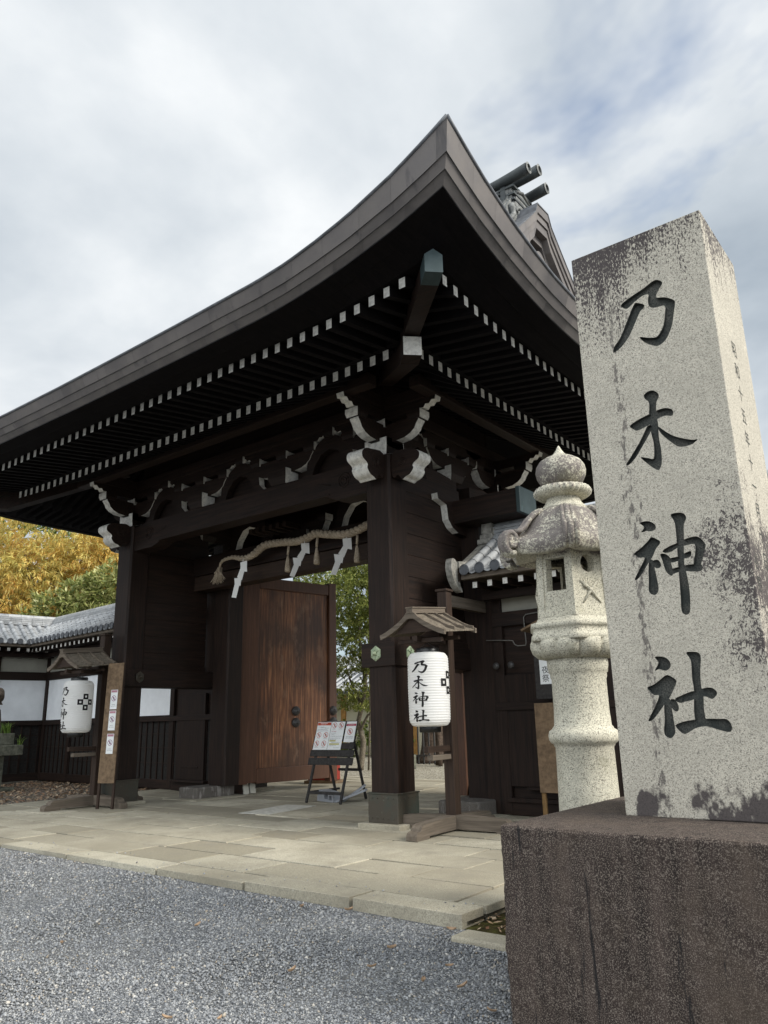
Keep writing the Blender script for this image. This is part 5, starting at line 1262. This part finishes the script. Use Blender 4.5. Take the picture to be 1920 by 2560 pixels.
# crushed stone near the viewer: real stones, one mesh
def stones(name, n, region, z, size, mat):
    x = RNG.uniform(region[0], region[1], n); y = RNG.uniform(region[2], region[3], n)
    # keep what lies outside the paving and the stone block
    ok = (np.full(n, True) if z is None else ~((y > -3.55) & (x > -9.2))) & ~((np.abs(x - 5.32) < .88) & (np.abs(y + 3.86) < 1.09)) & ~((x > 3.3) & (y > -3.8))
    d = np.hypot(x - CAM.x, y - CAM.y); ok &= RNG.uniform(0, 1, n) < np.clip(1.25 - d / 11, .30, 1)
    x, y, d = x[ok], y[ok], d[ok]; n = len(x)
    r = size * RNG.lognormal(0, .32, n) * np.clip(.85 + d * .035, 1, 1.6)
    base = np.array([(1, 0, 0), (-1, 0, 0), (0, 1, 0), (0, -1, 0), (0, 0, 1), (0, 0, -1)], float)
    v = base[None] * RNG.uniform(.55, 1.25, (n, 6, 1)) + RNG.normal(0, .22, (n, 6, 3)); v[:, :, 2] *= .75
    a = RNG.uniform(0, 6.283, n); ca, sa = np.cos(a), np.sin(a); t = RNG.normal(0, .5, n); ct, st_ = np.cos(t), np.sin(t)
    X = v[:, :, 0] * ct[:, None] - v[:, :, 2] * st_[:, None]; Zz = v[:, :, 0] * st_[:, None] + v[:, :, 2] * ct[:, None]; Y = v[:, :, 1]
    X, Y = X * ca[:, None] - Y * sa[:, None], X * sa[:, None] + Y * ca[:, None]
    und = .006 * np.sin(x * 3.1) * np.sin(y * 2.3)
    co = np.stack([X * r[:, None] + x[:, None], Y * r[:, None] + y[:, None], Zz * r[:, None] + ((z + gz(x, y) + und if z is not None else .004) + r * .30)[:, None]], 2).reshape(-1, 3)
    f = np.array([(0, 2, 4), (2, 1, 4), (1, 3, 4), (3, 0, 4), (2, 0, 5), (1, 2, 5), (3, 1, 5), (0, 3, 5)])
    fa = (f[None] + 6 * np.arange(n)[:, None, None]).reshape(-1, 3)
    return tri_mesh(name, co, fa, mat)
def tri_mesh(name, co, fa, mat, smooth=False):
    me = bpy.data.meshes.new(name); k = fa.shape[1]; nf = len(fa)
    me.vertices.add(len(co)); me.vertices.foreach_set('co', co.astype(np.float32).ravel())
    me.loops.add(nf * k); me.loops.foreach_set('vertex_index', fa.astype(np.int32).ravel())
    me.polygons.add(nf); me.polygons.foreach_set('loop_start', np.arange(0, nf * k, k, dtype=np.int32))
    me.update(calc_edges=True); me.validate()
    me.materials.append(M[mat]); o = bpy.data.objects.new(name, me); COL.objects.link(o); return o
tag(stones('crushed_stone', 330000, (-6.5, 7.5, -7.4, -3.3), -.012, .0070, 'pebble'), kind='stuff')
tag(stones('crushed_stone', 260, (-6.0, 3.2, -3.53, -3.1), None, .0065, 'pebble'), kind='stuff')
def litter(name, n, region, z, mat, size):
    x = RNG.uniform(region[0], region[1], n); y = RNG.uniform(region[2], region[3], n); a = RNG.uniform(0, 6.283, n); l = size * RNG.uniform(.5, 1.4, n)
    u = np.stack([np.cos(a), np.sin(a), RNG.normal(0, .25, n)], 1) * l[:, None]; w = np.stack([-np.sin(a), np.cos(a), RNG.normal(0, .3, n)], 1) * (l * .35)[:, None]
    c = np.stack([x, y, np.full(n, z) + RNG.uniform(.0, .03, n)], 1)
    co = np.stack([c - u, c + w, c + u, c - w], 1).reshape(-1, 3); fa = np.arange(4 * n).reshape(-1, 4)
    return tri_mesh(name, co, fa, mat)
tag(litter('leaf_litter', 5000, (-15, -9.2, -2.5, 4), -.02, 'leaf_fallen', .05), kind='stuff')
tag(litter('leaf_litter', 900, (3.3, 4.5, -3.5, -1), -.08, 'leaf_fallen', .03), kind='stuff')
lv = MB()
for i, (x, y) in enumerate([(1.83, -3.74), (2.24, -3.62), (3.12, -4.2), (2.85, -4.88), (3.24, -4.56), (3.04, -5.63), (3.24, -3.64), (1.49, -4.54), (.97, -5.36), (3.66, -4.59), (3.91, -4.54), (2.79, -5.79), (3.65, -4.29), (4.23, -4.76)]):
    b = MB(); s = RNG.uniform(.022, .042)
    b.grid(lambda i_, j: (s * (2 * i_ - 1), s * .42 * (2 * j - 1) * math.sin(math.pi * (.08 + .86 * i_)), s * .35 * ((2 * j - 1) ** 2) + s * .25 * (2 * i_ - 1) ** 2), 8, 4, 0, True)
    o = b.build('fallen_leaf', ['leaf_fallen']); o.location = (x, y, float(gz(x, y)) + .018); o.rotation_euler = (RNG.normal(0, .2), RNG.normal(0, .2), RNG.uniform(0, 6.28))
    tag(o, 'small dry brown leaf fallen on the grey gravel', 'leaf', 'fallen leaves on the gravel')
# ------------------------------------------------------------------ roofed walls either side
def roofed_wall(name, label, a, b, white, r0=0., gable=False, lattice=True, door=None, ridge_z=4.50, eave_z=3.62, depth=1.12, base_z=0., open_end=0.):
    """a -> b runs to the right as seen from the front; x along, y back, z up"""
    a = Vector((*a, 0)); b = Vector((*b, 0)); L = (b - a).length; yaw = math.atan2(b.y - a.y, b.x - a.x)
    w = thing(name, label, 'wall', (a.x, a.y, base_z), yaw)
    m = MB(); m.box(0, L, .02, .30, 0, eave_z + .2, 0); m.build('wall_core', ['timber_x'], w)
    m = MB(); n = max(1, round(L / 1.85))
    for k in range(n + 1): x = min(L - .08, max(.08, L * k / n)); m.bbox(x - .085, x + .085, -.06, .02, .05, eave_z + .05, .006)
    m.build('post', ['timber_z'], w)
    m = MB()
    for z0, z1, yy in ((.02, .22, -.05), (1.52, 1.64, -.085), (2.80, 3.02, -.07), (3.50, 3.64, -.05)): m.bbox(0, L, yy, .02, z0, z1, .006)
    m.build('rail', ['timber_x'], w)
    if lattice:
        m = MB(); q = MB()
        for k in range(n):
            x0, x1 = L * k / n + .09, L * (k + 1) / n - .09
            if door and door[0] < (x0 + x1) / 2 < door[1]: continue
            q.box(x0, x1, .0, .018, .22, 1.52)
            nn = 6
            for j in range(nn + 1): xx = x0 + (x1 - x0) * j / nn; m.box(xx - .022, xx + .022, -.025, .0, .22, 1.52)
            for zz_ in (.58, .92, 1.24): m.box(x0, x1, -.012, .0, zz_ - .014, zz_ + .014)
        q.build('lower_panel', ['lattice_wood'], w); m.build('lattice', ['timber_z'], w)
    for k in range(n):
        x0, x1 = L * k / n + .085, L * (k + 1) / n - .085
        if white(k, n): m = MB(); m.box(x0, x1, -.012, .02, 1.66, 2.79); m.build('plaster_panel', ['plaster_white'], w)
        m = MB(); m.box(x0, x1, -.012, .02, 3.03, 3.49); m.build('upper_plaster', ['plaster_grey'], w)
    # tiles
    P = lambda x, s: (x, .14 - s * depth * 1.0, eave_z + .06 + (ridge_z - .22 - eave_z) * ((1 - s) * .82 + (1 - s) ** 2 * .18))
    t = MB(); sp = .265; nt = int(L / sp)
    for k in range(nt + 1):
        x = L * (k + .5) / (nt + 1); ns = 5
        for j in range(ns):
            s0, s1 = j / ns + (.004 if j else .0), (j + 1) / ns - .004; wob = RNG.normal(0, .003)
            p0, p1 = Vector(P(x + wob, s0)), Vector(P(x + wob, s1 + (.03 if j == ns - 1 else 0))); t.tube([p0 + Vector((0, 0, .035)), p1 + Vector((0, 0, .035))], [.066, .071], 10, 0, False)
        xa, xb = x + .055, x + L / (nt + 1) - .055; nr = 9
        for j in range(nr):                                # pans, each lapping the next
            s0, s1 = j / nr, (j + 1.25) / nr; s1 = min(1.04, s1)
            def fn(i, q):
                s = s0 + (s1 - s0) * q; px, py, pz = P(xa + (xb - xa) * i, s); return (px, py, pz - .035 * math.sin(math.pi * i) + .012 + .018 * q)
            t.grid(fn, 5, 1, 0, True, flip=True)
            def fe(i, q): px, py, pz = P(xa + (xb - xa) * i, s1); return (px, py, pz - .035 * math.sin(math.pi * i) + .03 - .028 * q)
            t.grid(fe, 5, 1, 0, False, flip=True)
    t.grid(lambda i, j: (lambda p: (p[0], p[1], p[2] - .045))(P(L * i, j)), 2, 6, 1, True, flip=True)
    t.grid(lambda i, j: (lambda p: (p[0], .28 - p[1], p[2] + .0))(P(L * i, j)), 2, 6, 0, True)
    for k in range(nt + 1):
        x = L * (k + .5) / (nt + 1); p = P(x, 1.025); d = MB(); d.lathe([(.082, 0), (.084, .018), (.07, .022), (.066, .016), (.001, .016)], 16)
        t.add([(p[0] + v[0], p[1] - v[2] - .012, p[2] + .035 + v[1]) for v in d.v], d.f, 2, False)
    t.build('tile_roof', ['roof_tile', 'tile_dark', 'tile_cap'], w)
    r = MB(); zb = ridge_z - .24
    for k in range(4):
        hw = .17 - .012 * k
        x = 0
        while x < L: l_ = min(.30, L - x); r.bbox(x + .002, x + l_ - .002, .14 - hw, .14 + hw, zb + k * .055 + .004, zb + k * .055 + .052, .004); x += .30
    x = 0
    while x < L: l_ = min(.36, L - x); r.tube([(x + .003, .14, zb + .235), (x + l_ - .003, .14, zb + .235)], .085, 12, 0, False); x += .36
    r.box(0, L, .02, .26, zb - .02, zb + .22, 1)
    r.build('ridge', ['roof_tile', 'tile_dark'], w)
    e = MB(); e.bbox(0, L, .14 - depth * .985, .14 - depth * .90, eave_z - .055, eave_z + .03, .006); e.box(0, L, .14 - depth * .93, .02, eave_z - .005, eave_z + .02); e.build('eave_board', ['grey_timber_x'], w)
    rm = MB(); rl_ = depth - .34; rm.add([(-.04, 0, -.045), (.04, 0, -.045), (.04, 0, .045), (-.04, 0, .045), (-.04, rl_, -.03), (.04, rl_, -.03), (.04, rl_, .06), (-.04, rl_, .06)], [(0, 1, 2, 3)], 1)
    rm.add(rm.v[:8], [(4, 5, 1, 0), (3, 2, 6, 7), (4, 0, 3, 7), (1, 5, 6, 2)], 0)
    proto = None; k = .18
    while k < L:
        if proto is None: o = proto = rm.build('rafter', ['timber_y', 'white_paint'], w)
        else: o = proto.copy(); COL.objects.link(o)
        o.location = (k, .30 - depth, eave_z - .13); k += .26
    m = MB(); m.bbox(0, L, -.34, -.22, eave_z - .30, eave_z - .17, .008); m.build('purlin', ['timber_x'], w)
    if gable:
        m = MB(); top_ = [(P(0, s)[1], P(0, s)[2] + .07 + (.10 * max(0, s - .8) / .2 if s > .8 else 0)) for s in np.linspace(-.05, 1.02, 14)]
        bot_ = [(y, z - .10) for y, z in top_][::-1]; m.prism(top_ + bot_, 0, -.10, .03, 0)
        m.prism([(p[0], p[1] - .11) for p in top_] + [(p[0], p[1] - .26 - .05 * i / 13) for i, p in enumerate(top_)][::-1], 0, -.04, .03, 1)
        y_e, z_e = top_[-1]                                # curled end tile and the stepped tiles up the verge
        m.prism(smooth_poly([(y_e + .16, z_e - .06), (y_e + .02, z_e - .03), (y_e - .07, z_e + .03), (y_e - .14, z_e + .02), (y_e - .17, z_e - .10), (y_e - .13, z_e - .26), (y_e - .02, z_e - .40), (y_e + .12, z_e - .46), (y_e + .05, z_e - .30)], 3), 0, -.11, .0, 0)
        for i in (4, 3, 2): m.bbox(-.12, .12, top_[i][0] - .02, top_[i][0] + .14, top_[i][1], top_[i][1] + .09 + .03 * (4 - i), .02)
        m.prism(smooth_poly([(.04, zb + .02), (.16, zb - .06), (.30, zb + .1), (.30, zb + .34), (.14, zb + .46), (-.02, zb + .34), (-.06, zb + .14)], 3), 0, -.10, .08, 0)
        m.build('verge_tiles', ['onigawara', 'timber_y'], w)
        m = MB(); m.box(-.22, -.12, -1.03, .0, 3.05, 3.22, 0, face_mi={2: 1}); m.build('bracket_beam', ['grey_timber_y', 'white_paint'], w)
        m = MB(); m.box(-.26, .0, -.02, .28, 0, 3.55); m.build('end_post', ['timber_z'], w)
    return w, L, P
LA, LB = (-15.55, 3.40), (-6.9, 2.62)
wl, WL, _ = roofed_wall('roofed_wall', 'tile-roofed wall with white plaster panels running left from the gate', LA, LB, lambda k, n: k < n - 1, ridge_z=4.62, eave_z=3.72)
roofed_wall('roofed_wall', 'tile-roofed wall turning towards the street at the far left edge', (-16.86, -4.6), (-15.50, 3.62), lambda k, n: True, ridge_z=4.62, eave_z=3.72)
wr, WR, _ = roofed_wall('roofed_wall', 'tile-roofed wall with a dark wicket door right of the gate behind the lantern', (.52, 1.98), (9.5, 1.98), lambda k, n: k >= 1, gable=True, lattice=False, ridge_z=4.46, eave_z=3.50, depth=1.12)
m = MB(); m.bbox(.16, 1.55, -.05, .0, .42, 2.05, .006); m.bbox(.10, 1.70, -.10, .02, .20, .26, .006); m.bbox(.45, 1.70, -.12, .0, .38, .42, .006); wd = m.build('wicket_door', ['timber_z'], wr)
m = MB()
for x in (.07, .33):
    d = MB(); d.lathe([(.055, 0), (.055, .012), (.04, .032), (.012, .042), (.001, .043)], 14); m.add([(x + v[0], -.13 - v[2], 2.19 + v[1]) for v in d.v], d.f, 0, True)
m.bbox(-.4, 1.7, -.13, .0, 2.10, 2.34, .006) if False else None
m.build('nail_boss', ['iron'], wd)
m = MB(); m.tube([(1.2, -.10, 2.98), (.62, -.10, 2.94), (.585, -.10, 2.90), (.59, -.10, 2.70), (.60, -.10, 2.52), (.59, -.10, 2.475), (.45, -.10, 2.475), (.40, -.10, 2.50), (.37, -.10, 2.56), (.30, -.10, 2.57), (-.1, -.10, 2.60)], .009, 6); m.build('conduit', ['wire_grey'], wr)
# dark wicket beside the left post
m = MB(); m.bbox(WL - 1.45, WL - .35, -.07, .0, .25, 2.10, .006); m.bbox(WL - 1.5, WL - .2, -.16, .0, .20, .25, .006); m.bbox(WL - 1.2, WL - .55, -.085, -.06, .50, .54, .004); m.build('wicket_door', ['timber_z'], wl)
# ------------------------------------------------------------------ guardian lion at the left edge
lion = thing('guardian_lion', 'weathered stone guardian lion on a tall mossy pedestal cut by the left edge', 'statue', (-13.05, .52, -.03), math.radians(0))
m = MB(); m.bbox(-.60, .60, -.60, .60, 0, .10, .02); m.bbox(-.38, .38, -.38, .38, .10, .84, .02); m.bbox(-.68, .68, -.68, .68, .84, 1.08, .02); m.bbox(-.52, .52, -.52, .52, 1.08, 1.36, .02); m.build('pedestal', ['mossy_stone'], lion)
bm = bmesh.new()
SK = [((-.35, 0, 1.50), .24, None), ((-.28, 0, 1.78), .27, 0), ((-.02, 0, 2.0), .24, 1), ((.18, 0, 2.16), .20, 2), ((.34, 0, 2.26), .21, 3), ((.50, 0, 2.20), .14, 4), ((.56, 0, 2.17), .10, 5), ((.12, .16, 1.86), .11, 2), ((.20, .17, 1.62), .085, 7), ((.26, .17, 1.42), .08, 8), ((.12, -.16, 1.86), .11, 2), ((.20, -.17, 1.62), .085, 10), ((.26, -.17, 1.42), .08, 11), ((-.26, .24, 1.55), .16, 0), ((-.02, .27, 1.44), .09, 13), ((-.26, -.24, 1.55), .16, 0), ((-.02, -.27, 1.44), .09, 15), ((-.52, 0, 1.75), .12, 1), ((-.54, 0, 2.02), .14, 17), ((-.46, 0, 2.24), .07, 18), ((.30, .14, 2.42), .06, 4), ((.30, -.14, 2.42), .06, 4), ((.16, .16, 2.22), .13, 3), ((.16, -.16, 2.22), .13, 3)]
me = bpy.data.meshes.new('lion_body'); me.from_pydata([s[0] for s in SK], [(s[2], i) for i, s in enumerate(SK) if s[2] is not None], [])
lo = bpy.data.objects.new('lion_body', me); COL.objects.link(lo); me.materials.append(M['statue_stone'])
md = lo.modifiers.new('skin', 'SKIN'); sv = me.skin_vertices[0].data
for i, s in enumerate(SK): sv[i].radius = (s[1], s[1])
sv[0].use_root = True; lo.modifiers.new('sub', 'SUBSURF').levels = 2
bpy.context.view_layer.update(); nm = bpy.data.meshes.new_from_object(lo.evaluated_get(bpy.context.evaluated_depsgraph_get())); lo.modifiers.clear(); lo.data = nm; nm.materials.clear(); nm.materials.append(M['statue_stone']); lo.parent = lion; lo.location = (-.12, .10, 0)
def tuft(x, y, z, n, h, label):
    b = MB()
    for k in range(n):
        a = RNG.uniform(0, 6.28); l = h * RNG.uniform(.6, 1.1); o = .04 * RNG.normal(0, 1, 2); sp = RNG.uniform(.3, .9); d = Vector((math.cos(a), math.sin(a), 0)); s = Vector((-d.y, d.x, 0)) * .007
        p = [Vector((o[0], o[1], 0)), Vector((o[0], o[1], 0)) + d * l * sp * .35 + Vector((0, 0, l * .6)), Vector((o[0], o[1], 0)) + d * l * sp + Vector((0, 0, l * .8))]
        b.add([p[0] - s, p[0] + s, p[1] + s, p[1] - s, p[2]], [(0, 1, 2, 3), (3, 2, 4)])
    o = b.build('grass_tuft', ['leaf_grass']); o.location = (x, y, z); tag(o, label, 'plant'); return o
tuft(-12.62, .86, 1.33, 60, .34, 'green grass tuft growing on the guardian lion pedestal')
tuft(-12.45, 1.12, 1.05, 14, .30, 'thin dry grass sprouting from the pedestal ledge of the guardian lion')
# ------------------------------------------------------------------ trees
def leaf_mesh(name, C, outd, k, L, wid, droop, mat, parent, spread=1.0, jit=.16):
    """k leaflets radiating from every cluster centre"""
    n = len(C); dirs = RNG.normal(0, 1, (n, k, 3)) * spread + outd[:, None, :] * .9; dirs[:, :, 2] -= droop
    dirs /= np.linalg.norm(dirs, axis=2)[:, :, None]
    l = L * RNG.uniform(.6, 1.3, (n, k, 1)); s = np.cross(dirs, RNG.normal(0, 1, (n, k, 3)) * .6 + np.array([0, 0, 1.])); s /= np.linalg.norm(s, axis=2)[:, :, None] + 1e-6
    b = C[:, None, :] + RNG.normal(0, L * jit, (n, k, 3)); tip = b + dirs * l; tip[:, :, 2] -= l[:, :, 0] * droop * .25
    mid = b + dirs * l * .45; w = wid * RNG.uniform(.7, 1.2, (n, k, 1))
    co = np.stack([b, mid + s * w, tip, mid - s * w], 2).reshape(-1, 3); fa = np.arange(len(co)).reshape(-1, 4)
    o = tri_mesh(name, co, fa, mat); o.parent = parent; return o
def blob_points(blobs, n, shell=.55):
    """points in the outer shell of a set of ellipsoids, thinned to leave gaps"""
    vol = np.array([b[3] * b[4] * b[5] for b in blobs]) ** .7; cnt = (n * vol / vol.sum()).astype(int); P = []; D = []
    for b, c in zip(blobs, cnt):
        d = RNG.normal(0, 1, (c, 3)); d /= np.linalg.norm(d, axis=1)[:, None]; r = shell + (1 - shell) * RNG.uniform(0, 1, (c, 1)) ** .6
        lump = 1 + .16 * np.sin(d[:, :1] * 7 + b[0]) * np.sin(d[:, 1:2] * 6 + b[1]) + .12 * np.sin(d[:, 2:] * 9 + b[2] * 3)
        P.append(np.array(b[:3]) + d * r * lump * np.array(b[3:6])); D.append(d)
    return np.concatenate(P), np.concatenate(D)
def trunk_mesh(paths, mat, parent):
    m = MB()
    for pts, r0, r1 in paths:
        P = [Vector(p) for p in pts]; q = []
        for i in range(len(P) - 1):
            for j in range(5): q.append(P[i].lerp(P[i + 1], j / 5) + Vector(RNG.normal(0, r0 * .12, 3)))
        q.append(P[-1]); m.tube(q, [r0 + (r1 - r0) * i / (len(q) - 1) for i in range(len(q))], 8)
    return m.build('trunk', [mat], parent)
def tree(name, label, loc, limbs, blobs, n, k, L, wid, droop, mat, bark, spread=1., shell=.55, group=None):
    t = thing(name, label, 'tree', loc, 0, group); trunk_mesh(limbs, bark, t)
    C, D = blob_points(blobs, n, shell); leaf_mesh('crown', C, D, k, L, wid, droop, mat, t, spread); return t
# golden autumn tree over the left wall
bl = [(0, 0, 6.8, 2.6, 2.2, 1.5), (-1.9, -.8, 6.0, 2.2, 1.8, 1.4), (1.7, -.6, 6.6, 1.9, 1.7, 1.3), (.2, -1.4, 5.5, 1.9, 1.3, 1.1), (-2.8, .5, 7.4, 2.0, 1.8, 1.4), (2.4, .6, 8.0, 2.1, 1.8, 1.4), (-.4, -1.0, 8.6, 2.4, 1.8, 1.3), (3.2, -.4, 6.9, 1.6, 1.4, 1.1), (-3.4, -.8, 5.0, 1.6, 1.3, 1.0), (-1.4, -1.5, 4.8, 1.4, 1.1, .8), (1.0, -1.6, 7.3, 1.6, 1.2, 1.1), (-.9, -1.9, 6.7, 1.3, 1.0, .9)]
at_ = tree('autumn_tree', 'golden yellow autumn tree with drooping leaves above the tiled wall', (-20.0, 6.2, 0), [(((-1.2, 0, 0), (-1.5, -.3, 3.4), (-2.0, -.8, 5.4), (-2.9, -.8, 7.4)), .26, .08), (((-.3, 0, 0), (-.5, -.4, 3.6), (.3, -.9, 5.8), (1.4, -.8, 7.9)), .24, .07), (((-.5, -.4, 4.2), (.9, -1.3, 5.5), (2.2, -1.3, 6.6)), .13, .04), (((-1.5, -.3, 3.6), (-2.6, -1.3, 5.3), (-3.6, -1.3, 6.0)), .12, .04), (((-.2, -.8, 5.6), (-1.2, -1.4, 6.6), (-1.4, -1.5, 7.6)), .10, .03)], bl, 6400, 10, .20, .021, .7, 'leaf_autumn', 'bark', .8, .5)
at_.rotation_euler = (0, 0, math.radians(59))
# broad-leaved evergreen in front of it
bl = [(-.8, 0, 4.9, 1.0, .9, .9), (.1, .1, 5.5, 1.0, .9, .9), (1.0, 0, 5.9, 1.1, .9, .9), (.2, -.3, 4.4, 1.1, .8, .9), (1.3, -.2, 4.8, 1.1, .9, 1.0), (2.2, .1, 6.0, 1.1, .9, 1.1), (2.6, 0, 4.8, 1.1, .9, 1.2), (-1.0, -.1, 4.0, .9, .8, .7), (1.9, -.2, 7.0, .7, .7, .6)]
et_ = tree('evergreen_tree', 'broad-leaved evergreen with pale edged leaves between the golden tree and the gate column', (-16.6, 5.1, 0), [(((0, 0, 0), (.2, 0, 2.6), (1.0, .1, 5.6)), .14, .05), (((.1, 0, 2.0), (1.6, .2, 4.2), (2.4, .3, 6.2)), .1, .03), (((.1, 0, 2.6), (-.5, 0, 4.0), (-.9, 0, 5.0)), .08, .03)], bl, 1500, 9, .23, .045, -.1, 'leaf_shrub', 'bark', 1.0, .6)
et_.rotation_euler = (0, 0, math.radians(59))
# dense dark wood beyond
def dark_tree(x, y, h, r, label):
    bl = [(RNG.normal(0, r * .4), RNG.normal(0, r * .4), h * f, r * .8, r * .8, h * .22) for f in (.28, .45, .6, .75, .88)]
    tree('dark_evergreen', label, (x, y, 0), [(((0, 0, 0), (.1, 0, h * .5), (0, .1, h * .85)), .22, .05)], bl, 900, 7, .34, .085, .15, 'leaf_green', 'bark', 1., .35, 'dark evergreens beyond the walls')
for x, y, h, r in ((-28.5, 6.0, 11, 3.6), (-25.5, 10.5, 11.5, 3.6), (-31, 11, 12, 4), (-20.5, 12.5, 10.5, 3.4)): dark_tree(x, y, h, r, 'dark evergreen tree standing beyond the golden tree and the left wall')
for x, y, h, r in ((-19, 27, 11.5, 3.8), (-13.5, 29, 12.5, 4), (-8.5, 31, 11, 3.6), (-24, 24, 11, 3.6), (-16, 33, 13, 4.2)): dark_tree(x, y, h, r, 'dark evergreen tree standing far behind the gateway')
# clipped tree seen through the gateway, its foliage in layers
bl = [(-.2, 0, 5.4, 1.7, 1.5, .75), (.9, .3, 4.75, 1.4, 1.3, .55), (-.8, -.2, 4.35, 1.4, 1.2, .5), (.5, 0, 3.75, 1.2, 1.1, .42), (-.5, .1, 3.15, 1.0, .9, .35), (.9, .2, 3.0, .9, .9, .3), (0, 0, 2.35, .9, .85, .26), (.75, 0, 1.85, .75, .7, .2), (-.5, .1, 1.95, .6, .6, .2), (1.3, .4, 5.6, 1.2, 1.2, .6), (-1.2, .2, 6.3, 1.5, 1.3, .8), (.4, .4, 6.7, 1.5, 1.3, .8)]
tree('clipped_tree', 'green tree with foliage in clipped layers seen through the open gateway', (-9.1, 10.1, 0), [(((0, 0, 0), (.12, .05, .8), (-.05, 0, 1.4), (.25, .05, 2.4), (.1, 0, 3.6), (0, 0, 5.4)), .10, .03), (((0, 0, 1.1), (.35, 0, 1.6), (.8, 0, 1.8)), .05, .02), (((.1, 0, 1.9), (-.4, .1, 2.6), (-.6, .1, 3.1)), .05, .02), (((.15, 0, 2.6), (.7, .1, 3.4), (1.0, .2, 4.6)), .05, .02)], bl, 6200, 9, .085, .022, .0, 'leaf_clipped', 'bark_pale', 1., .45)
bl = [(0, 0, 6.4, 1.7, 1.6, 1.0), (.8, .2, 5.4, 1.4, 1.3, .8), (-.6, 0, 5.0, 1.2, 1.2, .7), (.2, 0, 4.3, 1.1, 1.1, .5), (.9, 0, 7.2, 1.3, 1.3, .8)]
tree('clipped_tree', 'taller green tree behind the near column with a dark thin trunk', (-8.3, 12.4, 0), [(((.55, 0, 0), (.6, .0, 1.6), (.4, 0, 3.4), (0, 0, 6.2)), .12, .03)], bl, 4200, 9, .10, .026, .0, 'leaf_clipped', 'bark', 1., .45)
# bare pale twigs between the layers
tw = thing('bare_shrub', 'bare pale twiggy branches hanging among the clipped foliage', 'shrub', (-8.6, 9.9, 0)); b = MB()
for k in range(34):
    p = Vector((RNG.normal(.1, .25), RNG.normal(0, .2), 4.0 + RNG.normal(0, .12))); q = [p]
    for j in range(5): p = p + Vector((RNG.normal(0, .10), RNG.normal(0, .06), -.18 + RNG.normal(0, .08))); q.append(p)
    b.tube(q, [.008 - .001 * i for i in range(6)], 4)
for k in range(14):
    p = Vector((RNG.normal(.4, .5), 0, 2.75 + RNG.normal(0, .18))); b.tube([p, p + Vector((RNG.normal(.2, .3), .1, RNG.normal(0, .15))), p + Vector((RNG.normal(.5, .4), .1, RNG.normal(0, .22)))], [.014, .010, .005], 4)
b.tube([(.0, 0, 0), (.1, 0, 1.6), (.1, 0, 3.0), (.1, 0, 4.1)], [.03, .025, .02, .01], 6); b.build('branches', ['bark_pale'], tw)
# low building behind the trees
bd = thing('outbuilding', 'low cream building with orange posts and a grey tiled roof behind the garden trees', 'building', (-17, 18, 0), math.radians(2))
m = MB(); m.box(-12, 10, 0, 5, 0, 2.75); m.build('wall', ['plaster_beige'], bd)
for x in np.arange(-11, 10, 1.9): m = MB(); m.bbox(x - .12, x + .12, -.09, .0, 0, 2.75, .01); m.build('post', ['post_ochre'], bd)
m = MB()
for k in range(60):
    x = -12.6 + k * .39; m.tube([(x, -1.0, 2.72), (x, .8, 3.5), (x, 2.5, 4.5)], .09, 8, 0, False)
m.grid(lambda i, j: (-12.8 + 23.6 * i, -1.0 + 3.5 * j, 2.66 + 1.8 * j), 1, 1, 1, False); m.grid(lambda i, j: (-12.8 + 23.6 * i, 6.0 - 3.5 * j, 2.66 + 1.8 * j), 1, 1, 1, False, flip=True); m.bbox(-12.8, 10.8, -1.0, -.9, 2.55, 2.68, .01, 1); m.build('roof', ['roof_tile', 'tile_dark'], bd)
fn_ = thing('bar_fence', 'black upright bar fence standing beside the garden path', 'fence', (-9.2, 13.0, 0), 0)
for k in range(9): m = MB(); m.box(k * .22 - .02, k * .22 + .02, -.02, .02, 0, 1.75 if k % 3 == 0 else 1.45); m.build('bar', ['iron'], fn_)
m = MB(); m.box(-.02, 1.78, -.025, .025, 1.36, 1.41); m.box(-.02, 1.78, -.025, .025, .25, .30); m.build('rail', ['iron'], fn_)
sb_ = thing('stone_block', 'pale stepped stone block standing on the inner gravel by the path', 'stone', (-8.1, 11.0, -.02)); m = MB(); m.bbox(-.3, .3, -.25, .25, 0, .42, .02); m.bbox(-.22, .22, -.18, .18, .42, .72, .02); m.build('block', ['mossy_stone'], sb_)
sm = thing('tree_stump', 'mossy flared tree base standing on the gravel behind the near lantern', 'tree', (-9.2, 14.2, 0))
m = MB(); m.lathe([(.62, 0), (.48, .15), (.40, .5), (.37, 1.1), (.34, 2.2), (.3, 4.5)], 18, fr=lambda a, i: 1 + .16 * math.sin(a * 3 + 1) * (1 if i < 3 else .3)); m.tube([(.4, 0, .15), (1.0, -.2, .05), (1.5, -.5, -.02)], [.14, .09, .03], 7); m.tube([(-.4, -.1, .15), (-1.1, -.5, .04), (-1.5, -.6, -.02)], [.14, .08, .03], 7); m.build('trunk', ['bark'], sm)
C, D = blob_points([(0, 0, 5.2, 2.2, 2.2, 1.5)], 700, .4); leaf_mesh('crown', C, D, 8, .16, .04, .1, 'leaf_green', sm)
# low clipped hedge closing the view under the trees
C, D = blob_points([(-20 + 2.1 * k, 17.0 + .3 * (k % 2), .75, 1.3, .8, .8) for k in range(4)] + [(-11.5 + 1.9 * k, 21.0, 1.3, 1.3, .9, 1.4) for k in range(6)], 2600, .5)
hg = thing('hedge', 'dark green clipped hedge in front of the low cream building', 'hedge', (-12, 19, 0)); hg.location = (0, 0, 0); leaf_mesh('foliage', C, D, 8, .12, .035, .0, 'leaf_green', hg)
# keep only what belongs in the view layer
bpy.context.view_layer.update()
